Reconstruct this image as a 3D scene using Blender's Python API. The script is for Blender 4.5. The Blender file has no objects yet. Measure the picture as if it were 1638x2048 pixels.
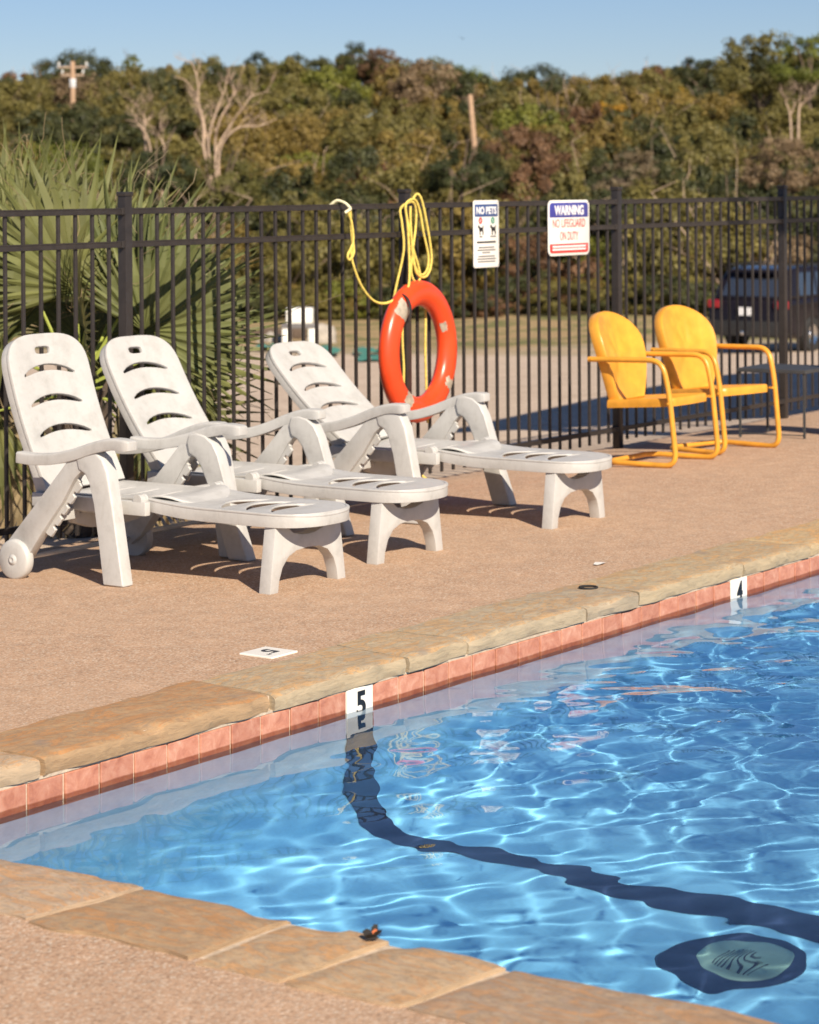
import bpy, bmesh, math, random
import numpy as np
from mathutils import Vector, Matrix, Euler

S = bpy.context.scene
COL = S.collection
R = math.radians
random.seed(7)
RNG = np.random.default_rng(11)

# ---------------------------------------------------------------- camera, sky, sun, exposure
# world frame: x runs along the far pool edge (away from the viewer), y from the pool to the fence, z up
CAM = Vector((-6.746, -5.049, 1.68))
FWD = Vector((0.8136, 0.5814, 0.0)).normalized()
RGT = Vector((0.5814, -0.8136, 0.0)).normalized()
_r = (RGT - Vector((0, 0, 1)) * 0.007).normalized()
_u = (Vector((0, 0, 1)) + RGT * 0.007).normalized()
cam = bpy.data.cameras.new('camera')
cam_o = bpy.data.objects.new('camera', cam)
COL.objects.link(cam_o)
M = Matrix((_r, _u, -FWD)).transposed().to_4x4()
M.translation = CAM
cam_o.matrix_world = M
cam.sensor_fit = 'VERTICAL'
cam.sensor_height = 36
cam.lens = 85.7
cam.shift_y = -655 / 2048
cam.clip_start = 0.1
cam.clip_end = 3000
cam.dof.use_dof = True
cam.dof.focus_distance = 8.4
cam.dof.aperture_fstop = 5.6
S.camera = cam_o

SUN_EL = 36.0
SUN_TO = Vector((0.53, 0.85, 0)).normalized()       # the way the shadows fall
w = bpy.data.worlds.new('World')
S.world = w
w.use_nodes = True
nt = w.node_tree
sky = nt.nodes.new('ShaderNodeTexSky')
sky.sky_type = 'NISHITA'
sky.sun_disc = False
sky.sun_elevation = R(SUN_EL)
sky.sun_rotation = math.atan2(-SUN_TO.x, -SUN_TO.y)
sky.air_density = 1.0
sky.dust_density = 0.0
sky.ozone_density = 6.0
tint = nt.nodes.new('ShaderNodeMix')
tint.data_type = 'RGBA'
tint.blend_type = 'MULTIPLY'
tint.inputs[0].default_value = 1.0
tint.inputs[7].default_value = (1.02, 0.985, 1.10, 1)
nt.links.new(sky.outputs[0], tint.inputs[6])
nt.links.new(tint.outputs[2], nt.nodes['Background'].inputs[0])
nt.nodes['Background'].inputs[1].default_value = 0.053
sun = bpy.data.lights.new('sun', 'SUN')
sun_o = bpy.data.objects.new('sun', sun)
COL.objects.link(sun_o)
sun.energy = 5.0
sun.color = (1.0, 0.88, 0.72)
sun.angle = R(0.5)
sun.cycles.is_caustics_light = True
_d = Vector((SUN_TO.x * math.cos(R(SUN_EL)), SUN_TO.y * math.cos(R(SUN_EL)), -math.sin(R(SUN_EL))))
sun_o.rotation_euler = _d.to_track_quat('-Z', 'Y').to_euler()
S.view_settings.view_transform = 'Standard'
S.view_settings.look = 'None'
S.view_settings.exposure = 0.53
S.view_settings.gamma = 1.0
S.view_settings.use_curve_mapping = False
S.cycles.max_bounces = 10
S.cycles.transmission_bounces = 6
S.cycles.transparent_max_bounces = 8
S.cycles.use_denoising = True


# ---------------------------------------------------------------- helpers
def tag(o, label=None, cat=None, group=None, kind=None):
    if label: o['label'] = label
    if cat: o['category'] = cat
    if group: o['group'] = group
    if kind: o['kind'] = kind
    return o


def link(name, me, parent=None, loc=None, rot=None):
    o = bpy.data.objects.new(name, me)
    COL.objects.link(o)
    if parent: o.parent = parent
    if loc is not None: o.location = loc
    if rot is not None: o.rotation_euler = rot
    return o


def thing(name, label, cat, loc=(0, 0, 0), rz=0.0, group=None):
    o = link(name, None, None, loc, (0, 0, rz))
    return tag(o, label, cat, group)


def copy_tree(o, parent=None):
    c = o.copy()
    COL.objects.link(c)
    c.parent = parent
    for ch in list(o.children): copy_tree(ch, c)
    return c


class MB:
    def __init__(s): s.v, s.f, s.mi = [], [], []

    def add(s, v, f, mi=0):
        n = len(s.v)
        s.v += [tuple(p) for p in v]
        s.f += [tuple(i + n for i in q) for q in f]
        s.mi += [mi] * len(f)
        return s

    def box(s, c, d, rot=None, mi=0):
        x, y, z = d[0] / 2, d[1] / 2, d[2] / 2
        v = [Vector(p) for p in ((-x, -y, -z), (x, -y, -z), (x, y, -z), (-x, y, -z), (-x, -y, z), (x, -y, z), (x, y, z), (-x, y, z))]
        if rot is not None:
            e = rot if isinstance(rot, Matrix) else Euler(rot).to_matrix()
            v = [e @ p for p in v]
        c = Vector(c)
        return s.add([p + c for p in v], [(0, 3, 2, 1), (4, 5, 6, 7), (0, 1, 5, 4), (1, 2, 6, 5), (2, 3, 7, 6), (3, 0, 4, 7)], mi)

    def tube(s, pts, rad, n=8, closed=False, mi=0, squash=None):
        pts = [Vector(p) for p in pts]
        m = len(pts)
        rr = rad if isinstance(rad, (list, tuple)) else [rad] * m
        T = []
        for i in range(m):
            a = pts[(i - 1) % m] if (closed or i > 0) else pts[i]
            b = pts[(i + 1) % m] if (closed or i < m - 1) else pts[i]
            T.append((b - a).normalized())
        ref = Vector((0, 0, 1)) if abs(T[0].z) < 0.9 else Vector((1, 0, 0))
        N = (ref - T[0] * ref.dot(T[0])).normalized()
        V, F = [], []
        for i in range(m):
            N = (N - T[i] * N.dot(T[i])).normalized()
            B = T[i].cross(N)
            for k in range(n):
                a = 2 * math.pi * k / n
                V.append(pts[i] + (N * math.cos(a) + B * math.sin(a)) * rr[i])
        for i in range(m if closed else m - 1):
            j = (i + 1) % m
            for k in range(n):
                l = (k + 1) % n
                F.append((i * n + k, i * n + l, j * n + l, j * n + k))
        if not closed:
            F.append(tuple(range(n - 1, -1, -1)))
            F.append(tuple((m - 1) * n + k for k in range(n)))
        return s.add(V, F, mi)

    def prism(s, poly, axis, a, b, mi=0):
        """poly: 2-D outline; axis 'x': (y,z), 'y': (x,z), 'z': (x,y); from a to b along the axis"""
        n = len(poly)
        def P(p, t):
            return {'x': (t, p[0], p[1]), 'y': (p[0], t, p[1]), 'z': (p[0], p[1], t)}[axis]
        V = [P(p, a) for p in poly] + [P(p, b) for p in poly]
        F = [tuple(range(n)), tuple(range(2 * n - 1, n - 1, -1))]
        for i in range(n):
            j = (i + 1) % n
            F.append((i, i + n, j + n, j))
        return s.add(V, F, mi)

    def lathe(s, prof, n=24, axis='z', c=(0, 0, 0), mi=0):
        V, F = [], []
        m = len(prof)
        for k in range(n):
            a = 2 * math.pi * k / n
            for (r, h) in prof:
                x, y = r * math.cos(a), r * math.sin(a)
                p = {'z': (x, y, h), 'x': (h, x, y), 'y': (x, h, y)}[axis]
                V.append((p[0] + c[0], p[1] + c[1], p[2] + c[2]))
        for k in range(n):
            l = (k + 1) % n
            for i in range(m - 1):
                F.append((k * m + i, l * m + i, l * m + i + 1, k * m + i + 1))
        return s.add(V, F, mi)

    def mesh(s, name, mats, smooth=35, bevel=0, seg=2):
        me = bpy.data.meshes.new(name)
        me.from_pydata(s.v, [], s.f)
        finish(me, mats, smooth, bevel, seg, s.mi)
        return me

    def build(s, name, mats, parent=None, smooth=35, bevel=0, seg=2, loc=None, rot=None):
        return link(name, s.mesh(name, mats, smooth, bevel, seg), parent, loc, rot)


def finish(me, mats, smooth=35, bevel=0, seg=2, mi=None):
    mats = mats if isinstance(mats, (list, tuple)) else [mats]
    for m in mats: me.materials.append(m)
    if mi is not None and len(mats) > 1:
        me.polygons.foreach_set('material_index', mi)
    bm = bmesh.new()
    bm.from_mesh(me)
    bmesh.ops.recalc_face_normals(bm, faces=bm.faces)
    if bevel:
        ed = [e for e in bm.edges if len(e.link_faces) == 2 and e.calc_face_angle(0) > R(28)]
        bmesh.ops.bevel(bm, geom=ed, offset=bevel, segments=seg, profile=0.6, affect='EDGES', clamp_overlap=True)
    bm.to_mesh(me)
    bm.free()
    if smooth:
        me.shade_smooth()
        me.set_sharp_from_angle(angle=R(smooth))
    return me


def big_mesh(name, V, F, mats, mi=None, smooth=False):
    """fast mesh from numpy arrays; F is an (n,k) array"""
    V = np.asarray(V, np.float32)
    F = np.asarray(F, np.int32)
    me = bpy.data.meshes.new(name)
    me.vertices.add(len(V))
    me.vertices.foreach_set('co', V.ravel())
    k = F.shape[1]
    me.loops.add(F.size)
    me.loops.foreach_set('vertex_index', F.ravel())
    me.polygons.add(len(F))
    me.polygons.foreach_set('loop_start', np.arange(0, F.size, k, dtype=np.int32))
    mats = mats if isinstance(mats, (list, tuple)) else [mats]
    for m in mats: me.materials.append(m)
    if mi is not None: me.polygons.foreach_set('material_index', np.asarray(mi, np.int32))
    me.update(calc_edges=True)
    if smooth: me.shade_smooth()
    return me


def eval_mesh(cu, name):
    o = bpy.data.objects.new('tmp_' + name, cu)
    COL.objects.link(o)
    dg = bpy.context.evaluated_depsgraph_get()
    me = bpy.data.meshes.new_from_object(o.evaluated_get(dg))
    bpy.data.objects.remove(o)
    me.name = name
    return me


def plate_mesh(name, outer, holes, half, bevel, mats, cuts_u=0, cuts_v=0, bend=None, smooth=40):
    """flat plate with holes, lying in its own x-y plane, thickness 2*half; then cut and bent"""
    cu = bpy.data.curves.new(name, 'CURVE')
    cu.dimensions = '2D'
    cu.fill_mode = 'BOTH'
    cu.extrude = max(half - bevel, 0.0005)
    cu.bevel_depth = bevel
    cu.bevel_resolution = 1
    cu.offset = -bevel + 0.002
    for loop in [outer] + list(holes):
        sp = cu.splines.new('POLY')
        sp.points.add(len(loop) - 1)
        for p, q in zip(sp.points, loop): p.co = (q[0], q[1], 0, 1)
        sp.use_cyclic_u = True
    me = eval_mesh(cu, name)
    bpy.data.curves.remove(cu)
    bm = bmesh.new()
    bm.from_mesh(me)
    bmesh.ops.remove_doubles(bm, verts=bm.verts, dist=1e-5)
    xs = [p[0] for p in outer]; ys = [p[1] for p in outer]
    for n, ax, lo, hi in ((cuts_u, 0, min(xs), max(xs)), (cuts_v, 1, min(ys), max(ys))):
        for i in range(1, n):
            co = [0, 0, 0]; no = [0, 0, 0]
            co[ax] = lo + (hi - lo) * i / n; no[ax] = 1
            bmesh.ops.bisect_plane(bm, geom=bm.verts[:] + bm.edges[:] + bm.faces[:], plane_co=co, plane_no=no, dist=1e-5)
    if bend:
        for v in bm.verts: v.co = Vector(bend(*v.co))
    bmesh.ops.recalc_face_normals(bm, faces=bm.faces)
    bm.to_mesh(me)
    bm.free()
    me.materials.clear()
    for m in (mats if isinstance(mats, (list, tuple)) else [mats]): me.materials.append(m)
    me.shade_smooth()
    me.set_sharp_from_angle(angle=R(smooth))
    return me


def text_mesh(name, body, height, mat_, width=None, bold=0.0, extrude=0.0006, spacing=1.0):
    """lettering in the x-y plane, centred, cap height given; width squeezes it"""
    cu = bpy.data.curves.new(name, 'FONT')
    cu.body = body
    cu.align_x = 'CENTER'
    cu.align_y = 'CENTER'
    cu.offset = bold
    cu.extrude = extrude
    cu.space_character = spacing
    me = eval_mesh(cu, name)
    bpy.data.curves.remove(cu)
    co = np.zeros(len(me.vertices) * 3, np.float32)
    me.vertices.foreach_get('co', co)
    co = co.reshape(-1, 3)
    lo, hi = co.min(0), co.max(0)
    k = height / (hi[1] - lo[1])
    kx = width / (hi[0] - lo[0]) if width else k
    co[:, 0] = (co[:, 0] - (lo[0] + hi[0]) / 2) * kx
    co[:, 1] = (co[:, 1] - (lo[1] + hi[1]) / 2) * k
    me.vertices.foreach_set('co', co.ravel())
    me.materials.clear()
    me.materials.append(mat_)
    me.update()
    return me


def fillet(pts, rad, seg=5):
    """round the inner corners of a polyline"""
    pts = [Vector(p) for p in pts]
    out = [pts[0]]
    for i in range(1, len(pts) - 1):
        a, b, c = pts[i - 1], pts[i], pts[i + 1]
        r_ = min(rad, (a - b).length * 0.49, (c - b).length * 0.49)
        p, q = b + (a - b).normalized() * r_, b + (c - b).normalized() * r_
        for k in range(seg + 1):
            t = k / seg
            out.append(p * (1 - t) ** 2 + b * 2 * t * (1 - t) + q * t * t)
    out.append(pts[-1])
    return out


def smooth_path(pts, n=8):
    """Catmull-Rom through the points"""
    P = [Vector(p) for p in pts]
    P = [P[0] * 2 - P[1]] + P + [P[-1] * 2 - P[-2]]
    out = []
    for i in range(1, len(P) - 2):
        for k in range(n):
            t = k / n
            out.append(0.5 * ((2 * P[i]) + (P[i + 1] - P[i - 1]) * t + (2 * P[i - 1] - 5 * P[i] + 4 * P[i + 1] - P[i + 2]) * t * t
                              + (3 * P[i] - P[i - 1] - 3 * P[i + 1] + P[i + 2]) * t ** 3))
    out.append(P[-2])
    return out


# ---------------------------------------------------------------- materials
class NT:
    def __init__(s, name):
        s.m = bpy.data.materials.new(name)
        s.m.use_nodes = True
        s.t = s.m.node_tree
        s.b = s.t.nodes['Principled BSDF']

    def n(s, typ, **kw):
        nd = s.t.nodes.new('ShaderNode' + typ)
        for k, v in kw.items(): setattr(nd, k, v)
        return nd

    def l(s, a, b): s.t.links.new(a, b)

    def coord(s, which='Object', scale=None):
        c = s.n('TexCoord')
        o = c.outputs[which]
        if scale is not None:
            mp = s.n('Mapping')
            mp.inputs['Scale'].default_value = scale
            s.l(o, mp.inputs[0])
            o = mp.outputs[0]
        return o

    def noise(s, co, scale, detail=4, rough=0.6, dist=0.0):
        nd = s.n('TexNoise')
        nd.inputs['Scale'].default_value = scale
        nd.inputs['Detail'].default_value = detail
        nd.inputs['Roughness'].default_value = rough
        nd.inputs['Distortion'].default_value = dist
        s.l(co, nd.inputs['Vector'])
        return nd.outputs['Fac']

    def ramp(s, fac, stops, interp='LINEAR'):
        nd = s.n('ValToRGB')
        cr = nd.color_ramp
        cr.interpolation = interp
        while len(cr.elements) < len(stops): cr.elements.new(0.5)
        for e, (p, c) in zip(cr.elements, stops):
            e.position = p
            e.color = (*c, 1) if len(c) == 3 else c
        s.l(fac, nd.inputs[0])
        return nd.outputs[0]

    def mix(s, fac, a, b, mode='MIX'):
        nd = s.n('Mix', data_type='RGBA', blend_type=mode)
        for i, v in ((0, fac), (6, a), (7, b)):
            if hasattr(v, 'links') or hasattr(v, 'is_linked'): s.l(v, nd.inputs[i])
            elif i == 0: nd.inputs[0].default_value = v
            else: nd.inputs[i].default_value = (*v, 1) if len(v) == 3 else v
        return nd.outputs[2]

    def bump(s, h, strength, dist=0.01):
        nd = s.n('Bump')
        nd.inputs['Strength'].default_value = strength
        nd.inputs['Distance'].default_value = dist
        s.l(h, nd.inputs['Height'])
        s.l(nd.outputs[0], s.b.inputs['Normal'])

    def col(s, c):
        if hasattr(c, 'links') or hasattr(c, 'is_linked'): s.l(c, s.b.inputs['Base Color'])
        else: s.b.inputs['Base Color'].default_value = (*c, 1)

    def rough(s, r):
        if hasattr(r, 'is_linked'): s.l(r, s.b.inputs['Roughness'])
        else: s.b.inputs['Roughness'].default_value = r


def plain(name, c, rough=0.5, metal=0.0, var=0.12, scale=8.0, bump=0.0, bscale=60.0):
    t = NT(name)
    co = t.coord('Object')
    f = t.noise(co, scale, 5)
    lo = tuple(max(0, x * (1 - var)) for x in c)
    hi = tuple(min(1, x * (1 + var)) for x in c)
    t.col(t.ramp(f, [(0.3, lo), (0.7, hi)]))
    t.rough(rough)
    t.b.inputs['Metallic'].default_value = metal
    if bump: t.bump(t.noise(co, bscale, 4), bump)
    return t.m


def make_plastic():
    t = NT('white_plastic')
    co = t.coord('Object')
    f = t.noise(co, 6, 8, 0.7)
    c = t.ramp(f, [(0.32, (0.40, 0.392, 0.372)), (0.50, (0.50, 0.492, 0.472)), (0.8, (0.55, 0.545, 0.53))])
    g = t.noise(co, 55, 5, 0.75)
    c = t.mix(t.ramp(g, [(0.58, (0, 0, 0)), (0.78, (0.55, 0.55, 0.55))]), c, (0.38, 0.37, 0.345))
    st_ = t.noise(t.coord('Object', (14, 14, 2.2)), 2.0, 6, 0.75)
    c = t.mix(t.ramp(st_, [(0.56, (0,) * 3), (0.72, (0.4,) * 3)]), c, (0.36, 0.345, 0.31))
    t.col(c)
    t.rough(t.ramp(f, [(0.3, (0.55,) * 3), (0.7, (0.38,) * 3)]))
    t.bump(t.noise(co, 160, 3), 0.05)
    return t.m


def make_deck():
    t = NT('exposed_aggregate')
    co = t.coord('Object')
    v = t.n('TexVoronoi')
    v.inputs['Scale'].default_value = 130
    t.l(co, v.inputs['Vector'])
    sep = t.n('SeparateColor')
    t.l(v.outputs['Color'], sep.inputs[0])
    c = t.ramp(sep.outputs[0], [(0.0, (0.27, 0.165, 0.10)), (0.2, (0.47, 0.29, 0.175)), (0.42, (0.56, 0.35, 0.22)),
                                (0.62, (0.49, 0.335, 0.225)), (0.8, (0.62, 0.45, 0.32)), (0.93, (0.66, 0.55, 0.43)), (1.0, (0.36, 0.28, 0.21))])
    c = t.mix(t.ramp(v.outputs['Distance'], [(0.35, (0, 0, 0)), (0.75, (0.6, 0.6, 0.6))]), c, (0.40, 0.25, 0.155))
    big = t.noise(co, 0.9, 6, 0.65)
    c = t.mix(t.ramp(big, [(0.35, (0.0,) * 3), (0.7, (0.45,) * 3)]), c, (0.58, 0.395, 0.26))
    mid = t.noise(co, 7, 6, 0.7)
    c = t.mix(0.45, c, t.ramp(mid, [(0.3, (0.62,) * 3), (0.7, (1.12, 1.1, 1.08))]), 'MULTIPLY')
    stn = t.noise(co, 2.3, 7, 0.72, 0.8)
    c = t.mix(t.ramp(stn, [(0.60, (0,) * 3), (0.72, (0.35,) * 3)]), c, (0.30, 0.21, 0.145))
    t.col(c)
    t.rough(0.85)
    inv = t.n('Math', operation='SUBTRACT')
    inv.inputs[0].default_value = 1
    t.l(v.outputs['Distance'], inv.inputs[1])
    t.bump(inv.outputs[0], 0.55, 0.004)
    return t.m


def make_stone():
    t = NT('flagstone')
    oi = t.n('ObjectInfo')
    co = t.coord('Object')
    mp = t.n('Vector' + 'Math', operation='ADD')
    t.l(co, mp.inputs[0])
    t.l(oi.outputs['Location'], mp.inputs[1])
    sc = t.n('Mapping')
    sc.inputs['Scale'].default_value = (3.0, 7.5, 7)
    sc.inputs['Rotation'].default_value = (0, 0, 0.35)
    t.l(mp.outputs[0], sc.inputs[0])
    f = t.noise(sc.outputs[0], 1.5, 8, 0.68, 1.2)
    bands = t.ramp(f, [(0.22, (0.55, 0.46, 0.42)), (0.36, (0.92, 0.82, 0.72)), (0.44, (1.18, 0.86, 0.56)), (0.49, (0.86, 0.84, 0.84)), (0.54, (1.05, 1.0, 0.9)), (0.60, (1.10, 0.84, 0.62)), (0.66, (0.9, 0.86, 0.84)), (0.8, (1.32, 1.24, 1.1))])
    c = t.mix(1.0, oi.outputs['Color'], bands, 'MULTIPLY')
    f2 = t.noise(mp.outputs[0], 26, 6, 0.7)
    c = t.mix(0.6, c, t.ramp(f2, [(0.3, (0.66, 0.62, 0.58)), (0.65, (1.1,) * 3)]), 'MULTIPLY')
    f3 = t.noise(mp.outputs[0], 4.2, 5, 0.6, 0.6)
    c = t.mix(t.ramp(f3, [(0.60, (0,) * 3), (0.72, (0.6,) * 3)]), c, (0.25, 0.215, 0.18))
    ck = t.noise(sc.outputs[0], 2.2, 3, 0.5, 2.5)
    c = t.mix(t.ramp(ck, [(0.478, (0,) * 3), (0.494, (0.55,) * 3), (0.506, (0.55,) * 3), (0.522, (0,) * 3)]), c, (0.26, 0.175, 0.10))
    pit = t.noise(mp.outputs[0], 70, 4, 0.7)
    c = t.mix(t.ramp(pit, [(0.60, (0,) * 3), (0.70, (0.55,) * 3)]), c, (0.20, 0.15, 0.10))
    t.col(c)
    t.rough(0.8)
    ad = t.n('Math', operation='MULTIPLY_ADD')
    t.l(f2, ad.inputs[0])
    ad.inputs[1].default_value = 0.35
    t.l(f, ad.inputs[2])
    t.bump(ad.outputs[0], 0.55, 0.008)
    return t.m


def make_stone_edge():
    t = NT('flagstone_broken_edge')
    oi = t.n('ObjectInfo')
    co = t.coord('Object', (6, 6, 30))
    mp = t.n('VectorMath', operation='ADD')
    t.l(co, mp.inputs[0])
    t.l(oi.outputs['Location'], mp.inputs[1])
    f = t.noise(mp.outputs[0], 1.6, 8, 0.75, 0.8)
    c = t.mix(0.10, oi.outputs['Color'], (0.50, 0.39, 0.28))
    c = t.mix(0.8, c, t.ramp(f, [(0.3, (0.55, 0.48, 0.42)), (0.5, (0.9, 0.84, 0.76)), (0.7, (1.12, 1.02, 0.9))]), 'MULTIPLY')
    t.col(c)
    t.rough(0.9)
    t.bump(f, 0.7, 0.008)
    return t.m


def make_tile():
    t = NT('terracotta_tile')
    oi = t.n('ObjectInfo')
    co = t.coord('Object')
    mp = t.n('VectorMath', operation='ADD')
    t.l(co, mp.inputs[0])
    t.l(oi.outputs['Location'], mp.inputs[1])
    f = t.noise(mp.outputs[0], 16, 8, 0.7, 0.5)
    c = t.ramp(f, [(0.28, (0.34, 0.125, 0.08)), (0.46, (0.50, 0.21, 0.135)), (0.6, (0.58, 0.29, 0.20)), (0.74, (0.66, 0.46, 0.35))])
    c = t.mix(0.35, c, t.ramp(oi.outputs['Random'], [(0, (0.72, 0.68, 0.66)), (1, (1.2, 1.15, 1.1))]), 'MULTIPLY')
    t.col(c)
    xyz = t.n('SeparateXYZ')
    t.l(co, xyz.inputs[0])
    wn = t.n('Math', operation='MULTIPLY_ADD')
    t.l(t.noise(mp.outputs[0], 7, 3), wn.inputs[0])
    wn.inputs[1].default_value = 0.010
    t.l(xyz.outputs[2], wn.inputs[2])
    wet = t.n('MapRange')
    t.l(wn.outputs[0], wet.inputs['Value'])
    wet.inputs['From Min'].default_value = -0.112
    wet.inputs['From Max'].default_value = -0.117
    c = t.mix(wet.outputs[0], c, t.mix(1.0, c, (0.50, 0.36, 0.26), 'MULTIPLY'))
    t.col(c)
    t.rough(0.45)
    t.bump(t.noise(mp.outputs[0], 60, 4), 0.12, 0.004)
    return t.m


def make_plaster():
    # the water's absorption of light put into the colour: pale high up, blue below
    t = NT('pool_plaster')
    co = t.coord('Object')
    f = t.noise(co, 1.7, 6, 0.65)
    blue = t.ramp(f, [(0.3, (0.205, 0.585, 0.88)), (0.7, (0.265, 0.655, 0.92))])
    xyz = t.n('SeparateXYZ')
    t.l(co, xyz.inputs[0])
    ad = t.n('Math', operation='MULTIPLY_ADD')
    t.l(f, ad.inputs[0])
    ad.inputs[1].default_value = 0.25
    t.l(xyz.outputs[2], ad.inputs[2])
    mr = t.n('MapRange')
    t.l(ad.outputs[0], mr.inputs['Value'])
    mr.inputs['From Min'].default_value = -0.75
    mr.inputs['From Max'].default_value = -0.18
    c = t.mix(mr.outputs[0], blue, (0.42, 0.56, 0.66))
    g = t.noise(co, 40, 3, 0.6)
    c = t.mix(0.3, c, t.ramp(g, [(0.35, (0.85,) * 3), (0.65, (1.1,) * 3)]), 'MULTIPLY')
    t.col(c)
    t.rough(0.7)
    return t.m


def make_water():
    t = NT('pool_water')
    t.t.nodes.remove(t.b)
    g = t.n('BsdfGlass')
    g.inputs['IOR'].default_value = 1.333
    g.inputs['Roughness'].default_value = 0.0
    g.inputs['Color'].default_value = (0.97, 0.99, 1.0, 1)
    t.l(g.outputs[0], t.t.nodes['Material Output'].inputs[0])
    return t.m


def make_ground():
    t = NT('lot_gravel_and_grass')
    geo = t.n('NewGeometry')
    dot = t.n('VectorMath', operation='DOT_PRODUCT')
    t.l(geo.outputs['Position'], dot.inputs[0])
    dot.inputs[1].default_value = (0.8136, 0.5814, 0)
    add = t.n('Math', operation='ADD')
    t.l(dot.outputs['Value'], add.inputs[0])
    add.inputs[1].default_value = 6.746 * 0.8136 + 5.049 * 0.5814    # metres ahead of the camera
    big = t.noise(geo.outputs['Position'], 0.22, 5, 0.6)
    ma = t.n('Math', operation='MULTIPLY_ADD')
    t.l(big, ma.inputs[0])
    ma.inputs[1].default_value = 14.0
    t.l(add.outputs[0], ma.inputs[2])
    mr = t.n('MapRange')
    t.l(ma.outputs[0], mr.inputs['Value'])
    mr.inputs['From Min'].default_value = 57
    mr.inputs['From Max'].default_value = 63
    gr = t.noise(geo.outputs['Position'], 9, 8, 0.75)
    gravel = t.ramp(gr, [(0.3, (0.42, 0.325, 0.235)), (0.5, (0.55, 0.43, 0.325)), (0.7, (0.66, 0.54, 0.42))])
    g2 = t.noise(geo.outputs['Position'], 1.1, 5, 0.65)
    gravel = t.mix(0.5, gravel, t.ramp(g2, [(0.35, (0.78, 0.74, 0.68)), (0.65, (1.08,) * 3)]), 'MULTIPLY')
    g3 = t.noise(geo.outputs['Position'], 0.8, 6, 0.7)
    grass = t.ramp(g3, [(0.3, (0.31, 0.20, 0.09)), (0.45, (0.36, 0.25, 0.12)), (0.55, (0.16, 0.15, 0.045)), (0.72, (0.11, 0.12, 0.03))])
    t.col(t.mix(mr.outputs[0], gravel, grass))
    t.rough(0.95)
    t.bump(gr, 0.5, 0.03)
    return t.m


def make_leaf(name, a, b, c):
    """dull foliage with leaf to leaf variation; slightly see-through leaves"""
    t = NT(name)
    geo = t.n('NewGeometry')
    oi = t.n('ObjectInfo')
    f = t.noise(geo.outputs['Position'], 0.9, 4, 0.7)
    colr = t.ramp(f, [(0.3, a), (0.5, b), (0.7, c)])
    rp = t.ramp(geo.outputs['Random Per Island'], [(0, (0.72,) * 3), (1, (1.24,) * 3)])
    colr = t.mix(1.0, colr, rp, 'MULTIPLY')
    rr = t.ramp(oi.outputs['Random'], [(0, (0.80, 0.88, 0.82)), (1, (1.18, 1.10, 1.0))])
    colr = t.mix(1.0, colr, rr, 'MULTIPLY')
    t.col(colr)
    t.rough(0.6)
    tr = t.n('BsdfTranslucent')
    t.l(colr, tr.inputs[0])
    mx = t.n('MixShader')
    mx.inputs[0].default_value = 0.35
    t.l(t.b.outputs[0], mx.inputs[1])
    t.l(tr.outputs[0], mx.inputs[2])
    t.l(mx.outputs[0], t.t.nodes['Material Output'].inputs[0])
    return t.m


PLASTIC = make_plastic()
DECK = make_deck()
STONE = make_stone()
STONE_EDGE = make_stone_edge()
TILE = make_tile()
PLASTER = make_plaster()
WATER = make_water()
GROUND = make_ground()
MORTAR = plain('mortar', (0.52, 0.42, 0.315), 0.9, var=0.22, scale=30, bump=0.4, bscale=90)
NAVY = plain('navy_tile', (0.012, 0.022, 0.055), 0.4, var=0.3, scale=20)
WHITE_TILE = plain('white_tile', (0.80, 0.77, 0.70), 0.35, var=0.05, scale=12)
INK = plain('black_glaze', (0.015, 0.016, 0.02), 0.4, var=0.3)
GRATE = plain('drain_grate', (0.15, 0.27, 0.25), 0.5, var=0.2)
BLACK_METAL = plain('bronze_black_powder_coat', (0.030, 0.025, 0.023), 0.38, var=0.2, scale=20)
YELLOW = plain('yellow_enamel', (0.69, 0.325, 0.038), 0.36, var=0.16, scale=9)
ORANGE = plain('orange_ring_plastic', (0.78, 0.070, 0.018), 0.30, var=0.12, scale=5)
PATCH = plain('worn_reflective_tape', (0.42, 0.36, 0.28), 0.5, var=0.35, scale=25)
ROPE = plain('yellow_rope', (0.78, 0.60, 0.13), 0.7, var=0.25, scale=60, bump=0.5, bscale=220)
ROPE_PALE = plain('frayed_rope_end', (0.80, 0.74, 0.48), 0.8, var=0.2, scale=60)
SIGN_WHITE = plain('sign_white', (0.80, 0.79, 0.74), 0.35, var=0.03)
SIGN_BLUE = plain('sign_blue', (0.05, 0.055, 0.30), 0.35, var=0.05)
SIGN_BLUE_B = plain('sign_steel_blue', (0.04, 0.085, 0.24), 0.35, var=0.05)
SIGN_RED = plain('sign_red', (0.68, 0.045, 0.04), 0.35, var=0.05)
SIGN_TEXT = plain('sign_white_ink', (0.82, 0.82, 0.82), 0.4, var=0.03)
SIGN_GREY = plain('sign_grey_ink', (0.16, 0.15, 0.15), 0.4, var=0.1)
SIGN_GREEN = plain('sign_green', (0.02, 0.24, 0.15), 0.4, var=0.05)
TABLE_METAL = plain('dark_table_metal', (0.045, 0.047, 0.05), 0.5, var=0.15)
CAR_BLACK = plain('black_car_paint', (0.012, 0.010, 0.014), 0.12, var=0.1)
CAR_GLASS = plain('dark_car_glass', (0.03, 0.035, 0.04), 0.04, var=0.05)
CAR_GLASS.node_tree.nodes['Principled BSDF'].inputs['IOR'].default_value = 3.0
CAR_BLACK.node_tree.nodes['Principled BSDF'].inputs['IOR'].default_value = 1.3
CAR_TRIM = plain('black_car_trim', (0.02, 0.02, 0.02), 0.6, var=0.2)
CAR_RED = plain('red_lamp_lens', (0.26, 0.012, 0.018), 0.15, var=0.1)
CHROME = plain('bright_metal', (0.65, 0.65, 0.65), 0.2, 1.0, var=0.05)
PLATE = plain('licence_plate', (0.75, 0.75, 0.75), 0.4, var=0.05)
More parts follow.
